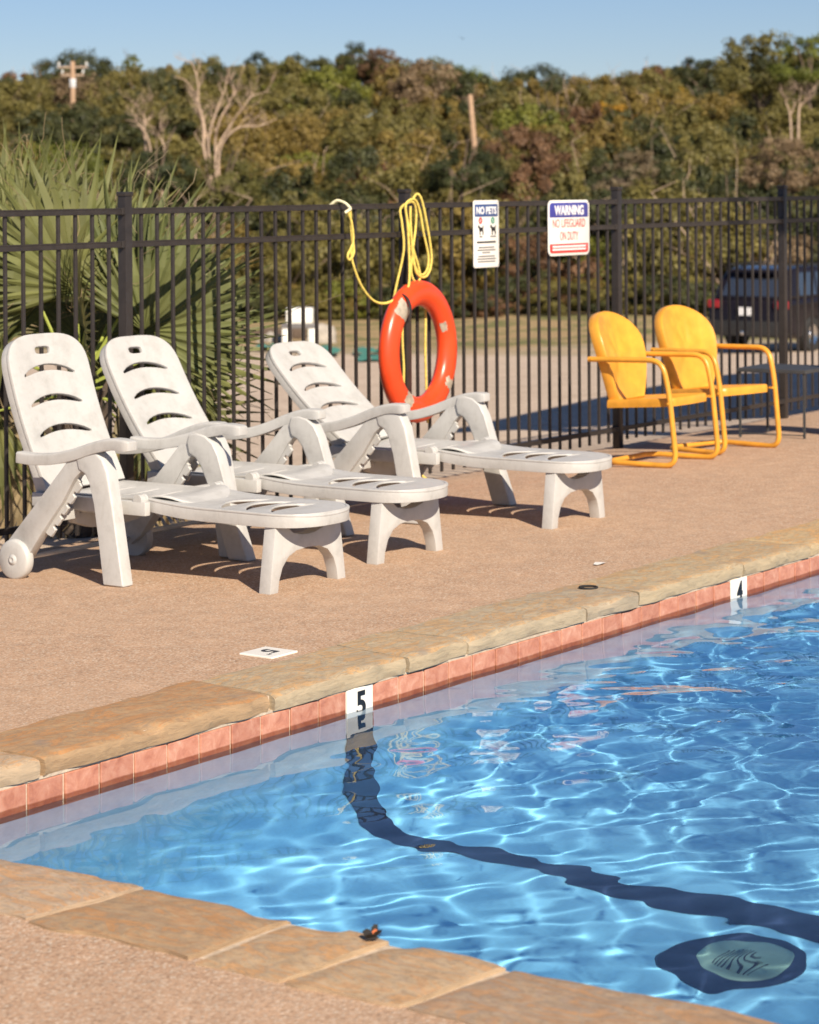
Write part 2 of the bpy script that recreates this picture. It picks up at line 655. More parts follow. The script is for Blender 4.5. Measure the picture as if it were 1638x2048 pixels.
RUBBER = plain('tyre_rubber', (0.02, 0.02, 0.02), 0.8, var=0.2)
BARK = plain('grey_bark', (0.16, 0.115, 0.08), 0.9, var=0.35, scale=6, bump=0.5, bscale=20)
DEADWOOD = plain('bleached_dead_wood', (0.44, 0.32, 0.23), 0.85, var=0.25, scale=5, bump=0.4, bscale=25)
POLEWOOD = plain('weathered_pole_wood', (0.46, 0.30, 0.19), 0.85, var=0.2, scale=5, bump=0.3, bscale=20)
DARKWOOD = plain('old_railway_tie', (0.10, 0.07, 0.05), 0.9, var=0.3)
TEAL = plain('teal_tarp', (0.07, 0.23, 0.165), 0.6, var=0.25)
WALLP = plain('pale_stucco', (0.55, 0.48, 0.38), 0.85, var=0.1)
ROOFM = plain('brown_roof', (0.14, 0.10, 0.08), 0.8, var=0.2)
ROCK = plain('grey_rock', (0.36, 0.32, 0.27), 0.9, var=0.3, scale=5, bump=0.5, bscale=18)

L_OLIVE = make_leaf('olive_leaves', (0.1022, 0.0973, 0.0287), (0.1729, 0.1541, 0.0423), (0.2437, 0.2076, 0.0608))
L_GOLD = make_leaf('golden_olive_leaves', (0.1593, 0.1278, 0.0321), (0.2356, 0.1775, 0.0449), (0.3049, 0.2271, 0.0674))
L_DARK = make_leaf('dark_live_oak_leaves', (0.0324, 0.0421, 0.0162), (0.0648, 0.0745, 0.0259), (0.1134, 0.1134, 0.0373))
L_GREEN = make_leaf('green_leaves', (0.1014, 0.1183, 0.0203), (0.1775, 0.1943, 0.0304), (0.2535, 0.2535, 0.0473))
L_RUST = make_leaf('rusty_brown_leaves', (0.1099, 0.0608, 0.0321), (0.1943, 0.1082, 0.0575), (0.2873, 0.169, 0.0929))
L_TAN = make_leaf('pale_tan_twigs', (0.16, 0.115, 0.068), (0.24, 0.175, 0.105), (0.31, 0.235, 0.15))
L_YEL = make_leaf('yellow_autumn_leaves', (0.338, 0.2028, 0.027), (0.45, 0.2788, 0.0338), (0.45, 0.3549, 0.0507))
PALM_L = make_leaf('palm_blade', (0.085, 0.105, 0.030), (0.155, 0.17, 0.055), (0.26, 0.26, 0.10))
PALM_DRY = make_leaf('dry_palm_blade', (0.26, 0.20, 0.11), (0.36, 0.28, 0.17), (0.44, 0.36, 0.23))
PALM_STEM = plain('palm_petiole', (0.26, 0.30, 0.05), 0.5, var=0.25, scale=4)
PALM_TRUNK = plain('palm_trunk', (0.085, 0.062, 0.045), 0.95, var=0.4, scale=9, bump=0.8, bscale=24)


# ---------------------------------------------------------------- setting: ground
def cam_plan(x, y):
    dx, dy = x - CAM.x, y - CAM.y
    return RGT.x * dx + RGT.y * dy, FWD.x * dx + FWD.y * dy        # lateral, depth


def at(X, D, z=None):
    p = CAM + RGT * X + FWD * D
    return Vector((p.x, p.y, ground_z(p.x, p.y) if z is None else z))


def sstep(t):
    t = np.clip(t, 0, 1)
    return t * t * (3 - 2 * t)


def ground_z(x, y):
    X, D = cam_plan(x, y)
    Df = np.maximum((8.29 + 0.8136 * X) / 0.5814, 6.0)
    Df = np.minimum(Df, 45)
    t = np.clip((D - Df) / (52 - Df), 0, 1)
    z = -0.15 - 1.80 * t - 0.10 * np.sin(x * 0.4 + 1) * np.cos(y * 0.33) * t
    z = z + 8.0 * sstep((D - 66) / 95.0) + 0.012 * np.maximum(D - 165, 0)
    inside = (x > -13.9) & (x < 15.9) & (y > -13.9) & (y < 3.25)
    z = np.where(inside, -2.6, z)
    return float(z) if np.ndim(z) == 0 else z


xs = np.unique(np.concatenate([[-700, -300, -120, -60, -30, -14.1, -13.8], np.arange(-12, 16, 1.5), [15.8, 16.1],
                               np.arange(17, 190, 1.8), [200, 230, 280, 360, 500, 800]]))
ys = np.unique(np.concatenate([[-700, -300, -120, -60, -30, -14.1, -13.8], np.arange(-12, 3, 1.5), [3.2, 3.3],
                               np.arange(4, 150, 1.6), [160, 190, 240, 320, 450, 800]]))
GX, GY = np.meshgrid(xs, ys, indexing='ij')
GZ = ground_z(GX, GY)
I = np.arange(GX.size).reshape(GX.shape)
GF = np.stack([I[:-1, :-1], I[1:, :-1], I[1:, 1:], I[:-1, 1:]], -1).reshape(-1, 4)
ground = link('ground', big_mesh('ground', np.stack([GX, GY, GZ], -1).reshape(-1, 3), GF, GROUND, smooth=True))
tag(ground, kind='structure')


# ---------------------------------------------------------------- setting: deck
def deck_z(y):
    return -0.08 * (max(0.0, y - 1.6) / 1.64) ** 2


d = MB()
def grid(mb, x0, x1, y0, y1, nx, ny):
    V, F = [], []
    for i in range(nx + 1):
        for j in range(ny + 1):
            x, y = x0 + (x1 - x0) * i / nx, y0 + (y1 - y0) * j / ny
            V.append((x, y, deck_z(y)))
    for i in range(nx):
        for j in range(ny):
            a = i * (ny + 1) + j
            F.append((a, a + ny + 1, a + ny + 2, a + 1))
    mb.add(V, F)
grid(d, -14, 16, 0.315, 3.40, 30, 24)
grid(d, -14, -2.705, -14, 0.315, 6, 6)
grid(d, 6.33, 16, -14, 0.315, 6, 6)
grid(d, -2.705, 6.33, -14, -8.33, 6, 3)
ze = deck_z(3.40)
d.add([(-14, 3.4, ze), (16, 3.4, ze), (16, 3.4, -0.45), (-14, 3.4, -0.45)], [(0, 1, 2, 3)])
deck = d.build('deck', DECK)
tag(deck, kind='structure')

# ---------------------------------------------------------------- setting: pool
WL = -0.135                     # water level
PX0, PX1, PY0 = -2.39, 6.0, -8.0
pool = link('swimming_pool', None)
tag(pool, kind='structure')


def floor_z(x):
    return -1.62 + (0.10 * max(0.0, x - 0.3))


sh = MB()
nxs = 40
cove = [(0.0, 0.0), (0.0, 0.0)]
# far wall + cove + floor as one smooth sheet (x along, profile across)
prof = [(0.0, -0.205)]
for k in range(5): prof.append((0.0, -0.205 - (1.15) * (k + 1) / 5))
for k in range(1, 7):
    a = k / 6 * math.pi / 2
    prof.append((-0.25 * (1 - math.cos(a)), -1.355 - 0.265 * math.sin(a)))
for k in range(1, 14): prof.append((-0.25 - (7.75) * k / 13, -1.62))
V, F = [], []
for i in range(nxs + 1):
    x = PX0 + (PX1 - PX0) * i / nxs
    dz = floor_z(x) + 1.62
    for (y, z) in prof:
        s_ = min(1, max(0, (-0.205 - z) / 1.415))
        V.append((x, y, z + dz * s_))
m_ = len(prof)
for i in range(nxs):
    for j in range(m_ - 1):
        a = i * m_ + j
        F.append((a, a + 1, a + m_ + 1, a + m_))
sh.add(V, F)
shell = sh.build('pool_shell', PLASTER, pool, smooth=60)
sd = MB()
sd.add([(PX0, 0.02, -0.02), (PX0, PY0, -0.02), (PX0, PY0, -1.9), (PX0, 0.02, -1.9)], [(0, 1, 2, 3)])
sd.add([(PX1, 0.02, -0.02), (PX1, PY0, -0.02), (PX1, PY0, -1.9), (PX1, 0.02, -1.9)], [(3, 2, 1, 0)])
sd.add([(PX0, PY0, -0.02), (PX1, PY0, -0.02), (PX1, PY0, -1.9), (PX0, PY0, -1.9)], [(3, 2, 1, 0)])
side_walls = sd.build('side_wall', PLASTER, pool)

# lane line: down the wall, round the cove and across the floor
V, F = [], []
for (y, z) in prof[1:]:
    dy = 0.004
    zz = max(z, -1.62) + 0.005
    V += [(-0.075, y - dy, zz), (0.075, y - dy, zz)]
for j in range(len(prof) - 2):
    F.append((2 * j, 2 * j + 1, 2 * j + 3, 2 * j + 2))
V[0] = (-0.075, -0.004, -0.215); V[1] = (0.075, -0.004, -0.215)
lane = MB().add(V, F).build('lane_line', NAVY, pool, smooth=60)

# main drain: dark tile ring, domed grate with slots
dr = link('main_drain', None, pool, (-0.36, -1.63, -1.62))
ring = MB().lathe([(0.0, 0.006), (0.222, 0.006), (0.226, 0.0)], 48).build('drain_ring', NAVY, dr)
cover = MB().lathe([(0.0, 0.030), (0.07, 0.028), (0.12, 0.019), (0.138, 0.008)], 40, c=(0.02, -0.02, 0.0)).build('drain_cover', GRATE, dr)
slots = []
for k in range(8):
    yy = -0.05 + 0.014 * k
    hw = math.sqrt(max(0, 0.085 ** 2 - yy ** 2))
    slots.append(MB().box((0.02, -0.02 + yy, 0.0295 - 1.0 * yy * yy), (2 * hw, 0.0035, 0.004)).build('drain_slot', INK, dr))

# waterline tiles along the far wall; grout behind, recessed
grout = MB().box(((PX0 + PX1) / 2, 0.030, -0.1315), (PX1 - PX0, 0.052, 0.149)).build('grout_bed', MORTAR, pool)
PITCH = 0.1543
tile_m = MB().box((0, 0.004, -0.1305), (PITCH - 0.009, 0.014, 0.143)).mesh('waterline_tile', TILE, bevel=0.0025, seg=1)
wt_m = MB().box((0, 0.003, -0.1305), (PITCH - 0.005, 0.014, 0.149)).mesh('depth_tile', WHITE_TILE, bevel=0.002, seg=1)
receivers = [shell, side_walls, lane, ring, cover, grout] + slots
k0 = int(PX0 / PITCH)
for k in range(k0, int(PX1 / PITCH) + 1):
    if k in (0, 18):
        o = link('depth_tile', wt_m, pool, (k * PITCH, 0, 0))
        num = link('numeral', text_mesh('numeral', '5' if k == 0 else '4', 0.088, INK, 0.052, 0.03), o, (0.004, -0.0052, -0.112), (R(90), 0, 0))
        o['label'] = 'white depth tile marked ' + ('5' if k == 0 else '4')
        receivers += [o, num]
    else:
        o = link('waterline_tile', tile_m, pool, (k * PITCH, random.uniform(-0.001, 0.001), random.uniform(-0.0015, 0.0015)), (random.uniform(-.006, .006), 0, random.uniform(-.008, .008)))
        receivers.append(o)

# mortar beds under the coping, pale band above the tiles
mb = MB()
mb.box(((PX0 + PX1) / 2, 0.179, -0.0270), (PX1 - PX0 + 0.7, 0.328, 0.046))
mb.box(((PX0 + PX1) / 2, 0.030, -0.0535), (PX1 - PX0, 0.060, 0.009))
mb.box((PX0 - 0.172, (PY0 + 0.0) / 2 - 0.002, -0.0305), (0.344, -PY0 - 0.0, 0.053))
bed = mb.build('mortar_bed', MORTAR, pool)
tb = MB()
tb.box((PX0 - 0.012, PY0 / 2, -0.131), (0.02, -PY0 - 0.02, 0.149))
tb.build('tile_band', TILE, pool)


def stone_mesh(L, W, seed, skew=(0, 0)):
    """a flagstone L x W (x,y from 0), flat split top near z=0, broken front edge"""
    rg = np.random.default_rng(seed)
    nx, ny = max(10, int(L / 0.022)), 9
    def walk(n, a, sm=3):    # rough broken line
        v = rg.normal(size=n + 9)
        k = np.ones(sm) / sm
        fine = rg.normal(size=n + 9)
        v = np.convolve(np.convolve(v, np.ones(5) / 5, 'same'), np.ones(5) / 5, 'same') * 2.2 + np.convolve(fine, k, 'same') * 0.45
        return (v * a)[4:4 + n + 1]
    front, lip, foot, back = walk(nx, 0.0050), walk(nx, 0.0032), walk(nx, 0.0016), walk(nx, 0.009)
    fz = np.abs(walk(nx, 0.0045))
    ch = np.maximum(0, walk(nx, 0.006, 7) - 0.003) * 2.2          # knocked-off chips along the front
    sk0, sk1 = skew
    e0, e1 = walk(ny, 0.004), walk(ny, 0.004)
    ph = rg.uniform(0, 6.28, 8)
    V, F = [], []
    for lev in range(3):
        for i in range(nx + 1):
            for j in range(ny + 1):
                u, v = i / nx, (j / ny) ** 1.5
                x, y = L * u, W * v
                ex = (e0[j] if i == 0 else e1[j] if i == nx else 0) + (sk0 * (1 - u) + sk1 * u) * (v - 0.5)
                fy = front[i] * (1 - v) ** 2 + back[i] * v ** 3
                z = 0.0018 * math.sin(x * 9 + ph[3]) * math.cos(y * 13 + ph[4]) + 0.0012 * math.sin(x * 23 + y * 31 + ph[5])
                if x * 1.0 > L * (0.35 + 0.25 * math.sin(ph[0])) + 0.3 * (y - 0.1) * math.cos(ph[1]): z += 0.0025    # a split layer
                if j == 0: z -= 0.004 + fz[i] + ch[i]
                elif j == 1: z -= 0.45 * fz[i] + 0.7 * ch[i]
                elif j == 2: z -= 0.25 * ch[i]
                if j == ny or i in (0, nx): z -= 0.003
                if lev == 0: V.append((x + ex, y + fy, z + 0.008))
                elif lev == 1: V.append((x + ex, y + fy + (lip[i] - 0.003 if j == 0 else 0), -0.018 + (1.5 * lip[i] if j == 0 else 0)))
                else: V.append((x + ex, y + fy + (0.002 + foot[i] if j == 0 else 0), -0.049 + (foot[i] if j == 0 else 0)))
    n1 = (nx + 1) * (ny + 1)
    id_ = lambda l, i, j: l * n1 + i * (ny + 1) + j
    for i in range(nx):
        for j in range(ny):
            F.append((id_(0, i, j), id_(0, i + 1, j), id_(0, i + 1, j + 1), id_(0, i, j + 1)))
    for l in (0, 1):
        for i in range(nx):
            F.append((id_(l, i, 0), id_(l + 1, i, 0), id_(l + 1, i + 1, 0), id_(l, i + 1, 0)))
            F.append((id_(l, i, ny), id_(l, i + 1, ny), id_(l + 1, i + 1, ny), id_(l + 1, i, ny)))
        for j in range(ny):
            F.append((id_(l, 0, j), id_(l, 0, j + 1), id_(l + 1, 0, j + 1), id_(l + 1, 0, j)))
            F.append((id_(l, nx, j), id_(l + 1, nx, j), id_(l + 1, nx, j + 1), id_(l, nx, j + 1)))
    m = MB().add(V, F)
    m.mi = [0] * (nx * ny) + [1] * (len(F) - nx * ny)
    used = sorted({i for f in m.f for i in f})
    mp = {o_: n_ for n_, o_ in enumerate(used)}
    m.v = [m.v[i] for i in used]
    m.f = [tuple(mp[i] for i in f) for f in m.f]
    return m.mesh('coping_stone', [STONE, STONE_EDGE], smooth=32)


TANS = [(0.50, 0.40, 0.27), (0.46, 0.35, 0.21), (0.53, 0.41, 0.26), (0.42, 0.35, 0.25), (0.50, 0.37, 0.235)]
far_b = [-2.74, -1.56, -0.46, 0.30, 0.66, 1.50, 1.93, 2.82, 3.45, 4.3, 5.1, 6.0]
far_c = [(0.50, 0.395, 0.28), (0.42, 0.285, 0.165), (0.46, 0.385, 0.27), (0.47, 0.39, 0.27), (0.45, 0.385, 0.28), (0.41, 0.355, 0.27), (0.46, 0.39, 0.27), (0.45, 0.375, 0.255), (0.52, 0.41, 0.25), (0.50, 0.40, 0.28), (0.5, 0.4, 0.28)]
sk_f = [0] + [random.uniform(-0.05, 0.05) for _ in far_b[1:]]
for i in range(len(far_b) - 1):
    L = far_b[i + 1] - far_b[i] - random.uniform(0.014, 0.024)
    o = link('coping_stone', stone_mesh(L, 0.345 + random.uniform(-0.012, 0.016), 100 + i, (sk_f[i], sk_f[i + 1])), pool, (far_b[i], -0.010, random.uniform(-0.002, 0.002)))
    o.color = (*far_c[i], 1)
near_b = [-0.02, -0.62, -1.13, -1.61, -1.87, -2.18, -2.95, -3.6, -4.4, -5.3, -6.4, -7.4, -8.2]
near_c = [(0.47, 0.375, 0.28), (0.48, 0.375, 0.275), (0.41, 0.295, 0.185), (0.47, 0.355, 0.235), (0.47, 0.36, 0.245), (0.39, 0.30, 0.22), (0.42, 0.325, 0.225), (0.5, 0.4, 0.27), (0.5, 0.4, 0.27), (0.5, 0.4, 0.27), (0.5, 0.4, 0.27), (0.5, 0.4, 0.27)]
sk_n = [0] + [random.uniform(-0.045, 0.045) for _ in near_b[1:]]
for i in range(len(near_b) - 1):
    L = near_b[i] - near_b[i + 1] - random.uniform(0.020, 0.034)
    # rotated -90 degrees: stone x -> -y, stone y(front edge at 0) -> from x=PX0 going to -x
    o = link('coping_stone', stone_mesh(L, 0.345 + random.uniform(-0.01, 0.015), 200 + i, (sk_n[i], sk_n[i + 1])), pool, (PX0 + 0.008, near_b[i], random.uniform(-0.002, 0.003)), (0, 0, 0))
    o.rotation_euler = (0, 0, R(-90))
    o.scale = (1, -1, 1)
    o.color = (*near_c[i], 1)

# depth tile set in the deck
dt = link('deck_depth_tile', MB().box((0, 0, 0), (0.15, 0.15, 0.012)).mesh('deck_depth_tile', WHITE_TILE, bevel=0.002, seg=1), deck, (0.074, 0.461, 0.0))
dt['label'] = 'white square depth tile marked 5 FT'
link('numeral', text_mesh('numeral', '5', 0.068, INK, 0.045, 0.03), dt, (0.012, 0.005, 0.0065), (0, 0, R(180)))
link('lettering', text_mesh('lettering', 'FT', 0.014, INK, 0.022, 0.02), dt, (-0.035, -0.03, 0.0065), (0, 0, R(180)))

# ---------------------------------------------------------------- setting: water
nx, ny = 640, 520
wx = np.linspace(PX0 - 0.003, PX1 + 0.003, nx)
wy = np.linspace(PY0, 0.008, ny)
wx = PX0 - 0.003 + (PX1 - PX0) * np.linspace(0, 1, nx) ** 1.15
X, Y = np.meshgrid(wx, wy, indexing='ij')
Z = np.zeros_like(X)
wr = np.random.default_rng(5)
env = 0.42 + 0.75 * sstep((X + 0.9) / 2.6) 
env = env * (0.45 + 0.55 * sstep((-Y) / 0.75))
calm = 1 - 0.30 * sstep((-X - 0.3) / 1.6) * sstep((Y + 1.6) / 1.2)
for k in range(64):
    lam = 0.115 * 7.0 ** wr.random()
    kk = 2 * np.pi / lam
    th_ = wr.normal(R(-62), 0.8) if wr.random() < 0.65 else wr.uniform(0, 2 * np.pi)
    A = 0.0088 / kk * (lam / 0.35) ** 0.10
    ph_ = wr.uniform(0, 6.28)
    wob_ = 0.10 * np.sin(1.7 * X + 2.3 * Y + ph_)
    Z += A * np.sin(kk * (X * np.cos(th_) + Y * np.sin(th_) + wob_) + ph_)
Z = WL + Z * env * calm
I = np.arange(nx * ny).reshape(nx, ny)
WF = np.stack([I[:-1, :-1], I[1:, :-1], I[1:, 1:], I[:-1, 1:]], -1).reshape(-1, 4)
water = link('water', big_mesh('water', np.stack([X, Y, Z], -1).reshape(-1, 3), WF, WATER, smooth=True))
tag(water, kind='structure')
water.cycles.is_caustics_caster = True
for o in receivers: o.cycles.is_caustics_receiver = True

# ---------------------------------------------------------------- fence
FY = 3.24
FB = -0.08
fence = thing('fence', 'black metal picket fence with square posts behind the loungers and chairs', 'fence', (0, FY, FB))
post_m = MB().box((0, 0, 0.86), (0.052, 0.052, 1.72)).mesh('post', BLACK_METAL, bevel=0.003)
cap_m = MB().box((0, 0, 1.722), (0.062, 0.062, 0.022)).mesh('post_cap', BLACK_METAL, bevel=0.004)
pk_m = MB().box((0, 0, 0.835), (0.0165, 0.0165, 1.57)).mesh('picket', BLACK_METAL, bevel=0.0015, seg=1)
FP = [-4.84 + 2.4105 * k for k in range(8)]
for px in FP:
    p = link('post', post_m, fence, (px, 0, 0))
    link('post_cap', cap_m, p)
for i in range(len(FP) - 1):
    a, b = FP[i] + 0.026, FP[i + 1] - 0.026
    for z, nm in ((1.636, 'top_rail'), (1.470, 'middle_rail'), (0.130, 'bottom_rail')):
        r_ = MB()
        r_.box(((a + b) / 2, 0, z), (b - a, 0.036, 0.024))
        r_.box(((a + b) / 2, -0.0185, z + 0.012), (b - a, 0.003, 0.008))
        r_.box(((a + b) / 2, -0.0185, z - 0.012), (b - a, 0.003, 0.008))
        ro = r_.build('rail', BLACK_METAL, fence, bevel=0.002, seg=1)
        for xb in (a + 0.009, b - 0.009):
            MB().box((xb, 0, z), (0.02, 0.046, 0.036)).build('bracket', BLACK_METAL, ro, bevel=0.002, seg=1)
    for k in range(1, 20):
        x = FP[i] + 2.4105 * k / 20
        if -1.0 < x < 12.2: link('picket', pk_m, fence, (x, 0, 0))


# ---------------------------------------------------------------- sun loungers
def arc_slot(uh, v0, rise, th_, n=9):
    """arched slot outline: ends at v0, centre at v0+rise"""
    top, bot = [], []
    for k in range(n + 1):
        u = -uh + 2 * uh * k / n
        c = v0 + rise * (1 - (u / uh) ** 2)
        t = th_ * (0.35 + 0.65 * math.sqrt(max(0, 1 - (u / uh) ** 2)))
        top.append((u, c + t / 2)); bot.append((u, c - t / 2))
    return top + bot[::-1]


def round_end(hw, v_start, v_end, rc, crown, n=8):
    """left and right sides from v_start, closed by a crowned end with corner radius rc at v_end (v_end may be < v_start)"""
    sg = 1 if v_end > v_start else -1
    out = []
    for k in range(7): out.append((hw, v_start + (v_end - sg * rc - v_start) * k / 6))
    for k in range(1, n + 1):
        a = k / n * math.pi / 2
        out.append((hw - rc + rc * math.cos(a), v_end - sg * rc + sg * rc * math.sin(a)))
    for k in range(1, 7):
        u = (hw - rc) * (1 - k / 6)
        out.append((u, v_end + sg * crown * (1 - (u / (hw - rc)) ** 2)))
    right = out
    left = [(-u, v) for (u, v) in out[:-1]][::-1]
    return right + left


def super_end(hw, v_start, v_join, v_end, p=2.4, n=22):
    """straight sides from v_start to v_join, closed by a superellipse out to v_end"""
    right = [(hw, v_start + (v_join - v_start) * k / 8) for k in range(8)]
    for k in range(n + 1):
        a = k / n * math.pi / 2
        right.append((hw * max(0, math.cos(a)) ** (2 / p), v_join + (v_end - v_join) * math.sin(a) ** (2 / p)))
    right[-1] = (0, v_end)
    return right + [(-u, v) for (u, v) in right[:-1]][::-1]


def rim_band(path, depth, wall, closed=False):
    """a skirt hanging below a 2-D path (list of (x,y)), thickness wall inwards; in plate coordinates (z down)"""
    n = len(path)
    V, F = [], []
    cx = sum(p[0] for p in path) / n; cy = sum(p[1] for p in path) / n
    for i, p in enumerate(path):
        a = Vector(path[(i - 1) % n]) if (closed or i) else Vector(p)
        b = Vector(path[(i + 1) % n]) if (closed or i < n - 1) else Vector(p)
        t = (b - a).normalized()
        nrm = Vector((-t.y, t.x))
        if nrm.dot(Vector((cx - p[0], cy - p[1]))) < 0: nrm = -nrm
        q = Vector(p) + nrm * wall
        V += [(p[0], p[1], 0.0), (p[0], p[1], -depth), (q.x, q.y, -depth), (q.x, q.y, 0.0)]
    for i in range(n if closed else n - 1):
        j = (i + 1) % n
        for k in range(4):
            l = (k + 1) % 4
            F.append((i * 4 + k, j * 4 + k, j * 4 + l, i * 4 + l))
    if not closed:
        F.append((0, 1, 2, 3)); F.append((4 * n - 1, 4 * n - 2, 4 * n - 3, 4 * n - 4))
    return V, F


def back_bend(x, y, z):
    return (x, y, z + 0.30 * x * x - 0.05 * math.sin(min(1, max(0, y / 0.69)) * math.pi) * 0.5)


back_outer = super_end(0.255, -0.02, 0.50, 0.700, 3.1)
hand = [(-0.01 + 0.050 * math.copysign(abs(math.cos(a)) ** 0.6, math.cos(a)), 0.625 + 0.0185 * math.copysign(abs(math.sin(a)) ** 0.6, math.sin(a))) for a in [2 * math.pi * (k + 0.5) / 20 for k in range(20)]]
back_mesh = plate_mesh('backrest', back_outer, [hand, arc_slot(0.165, 0.510, 0.036, 0.032), arc_slot(0.168, 0.370, 0.036, 0.032), arc_slot(0.170, 0.228, 0.036, 0.032)],
                       0.011, 0.005, PLASTIC, 6, 16, back_bend)
vv, ff = rim_band(back_outer, 0.050, 0.014)
vv = [back_bend(x, y, z + 0.004) for (x, y, z) in vv]
back_rim_mesh = MB().add(vv, ff).mesh('back_rim', PLASTIC, bevel=0.004)
# pivot blocks at the foot of the backrest
back_foot_mesh = {s: MB().prism([(s * 0.25, -0.03), (s * 0.25, 0.13), (s * 0.205, 0.16), (s * 0.19, -0.03)], 'z', -0.045, 0.004).mesh('back_foot', PLASTIC, bevel=0.006) for s in (-1, 1)}


def slab_bend(x, y, z):
    sc = 0.0
    for c0 in (0.045, 0.175, 0.305):
        c = c0 + 0.065 * (1 - (x / 0.17) ** 2)
        t = (y - c) / 0.095
        if abs(t) < 1 and abs(x) < 0.2: sc += (0.013 * (1 - abs(t)) if t > 0 else -0.004 * (1 - abs(t))) * math.cos(x / 0.2 * math.pi / 2) ** 2
    return (x, y, z + sc - 0.12 * x * x * 0 - 0.010 * math.cos(min(1, abs(x) / 0.235) * math.pi / 2) + 0.022 * max(0, (y - 0.35) / 0.31) ** 2)


slab_outer = super_end(0.235, 0.66, 0.06, -0.165, 2.5)
slab_mesh = plate_mesh('leg_rest', slab_outer, [arc_slot(0.150, 0.045, 0.065, 0.024), arc_slot(0.155, 0.175, 0.065, 0.024), arc_slot(0.160, 0.305, 0.065, 0.024)],
                       0.0045, 0.002, PLASTIC, 12, 44, slab_bend)
vv, ff = rim_band(slab_outer, 0.058, 0.014)
vv = [(x, y, z + 0.004 + 0.022 * max(0, (y - 0.35) / 0.31) ** 2) for (x, y, z) in vv]
slab_rim_mesh = MB().add(vv, ff).mesh('leg_rest_rim', PLASTIC, bevel=0.004)

seat_outer = super_end(0.215, 1.26, 0.64, 0.485, 2.3)
def seat_bend(x, y, z):
    return (x, y, z - 0.018 * math.cos(x / 0.215 * math.pi / 2) + 0.024 * math.exp(-((y - 0.60) / 0.10) ** 2) - 0.010 * max(0, (0.56 - y) / 0.07))
seat_mesh = plate_mesh('seat', seat_outer, [arc_slot(0.15, 0.78, 0.03, 0.02), arc_slot(0.15, 0.92, 0.03, 0.02), arc_slot(0.15, 1.06, 0.03, 0.02)], 0.005, 0.002, PLASTIC, 8, 22, seat_bend)
seat_rail_mesh, knuckle_mesh = {}, {}
for s in (-1, 1):
    rl = MB().box((s * 0.262, 0.96, -0.028), (0.036, 0.66, 0.060))
    rl.box((s * 0.318, 0.80, -0.02), (0.09, 0.05, 0.045))
    seat_rail_mesh[s] = rl.mesh('seat_rail', PLASTIC, bevel=0.006)
    knuckle_mesh[s] = MB().lathe([(0.0, -0.024), (0.024, -0.024), (0.024, -0.010), (0.019, -0.008), (0.019, 0.006), (0.026, 0.008), (0.026, 0.022), (0.0, 0.022)], 14, 'x', (s * 0.255, 0.675, 0.008)).mesh('hinge', PLASTIC)

ff_poly = [(-0.262, 0), (-0.245, 0.12), (-0.218, 0.292), (-0.145, 0.292)]
ff_poly += [(-0.135, 0.262), (-0.10, 0.238), (-0.05, 0.226), (0, 0.223), (0.05, 0.226), (0.10, 0.238), (0.135, 0.262)]
ff_poly += [(0.145, 0.292), (0.218, 0.292), (0.245, 0.12), (0.262, 0), (0.205, 0), (0.197, 0.05), (0.175, 0.100), (0.135, 0.140), (0.08, 0.160), (0, 0.166),
            (-0.08, 0.160), (-0.135, 0.140), (-0.175, 0.100), (-0.197, 0.05), (-0.205, 0)]
foot_frame_mesh = MB().prism(ff_poly, 'y', -0.030, 0.030).mesh('foot_frame', PLASTIC, bevel=0.006)

leg_poly = [(0.605, 0.0), (0.655, 0.18), (0.705, 0.36), (0.735, 0.47), (0.765, 0.525), (0.81, 0.556), (0.86, 0.566), (0.905, 0.560), (0.918, 0.520), (0.905, 0.470), (0.868, 0.455),
            (0.84, 0.42), (0.805, 0.33), (0.77, 0.20), (0.72, 0.0)]
strut_poly = [(0.86, 0.545), (0.915, 0.548), (0.955, 0.520), (1.03, 0.44), (1.345, 0.115), (1.335, 0.045), (1.27, 0.03), (1.205, 0.075), (1.12, 0.185), (1.00, 0.325), (0.925, 0.435), (0.875, 0.475)]
def front_leg(s):
    m = MB().prism(leg_poly, 'x', -0.034, 0.034)
    # splay the leg outwards
    m.v = [(x + s * 0.05 * max(0.0, (0.45 - z) / 0.45), y, z) for (x, y, z) in m.v]
    return m.mesh('front_leg', PLASTIC, bevel=0.011, seg=3)
strut_mesh = MB().prism(strut_poly, 'x', -0.027, 0.027).mesh('rear_strut', PLASTIC, bevel=0.007, seg=2)
rk = MB()
def rp(t, o): return (0.925 + 0.28 * t - 0.79 * o, 0.435 - 0.36 * t - 0.61 * o)
rk.prism([rp(0.02, 0.0), rp(0.70, 0.0), rp(0.70, 0.018), rp(0.02, 0.018)], 'x', -0.012, 0.006)
for k in range(5):
    t0 = 0.02 + 0.138 * k
    rk.prism([rp(t0 + 0.012, 0.012), rp(t0 + 0.128, 0.012), rp(t0 + 0.115, 0.036), rp(t0 + 0.025, 0.036)], 'x', -0.011, 0.005)
rack_mesh = rk.mesh('notch_rack', PLASTIC, bevel=0.002, seg=1)

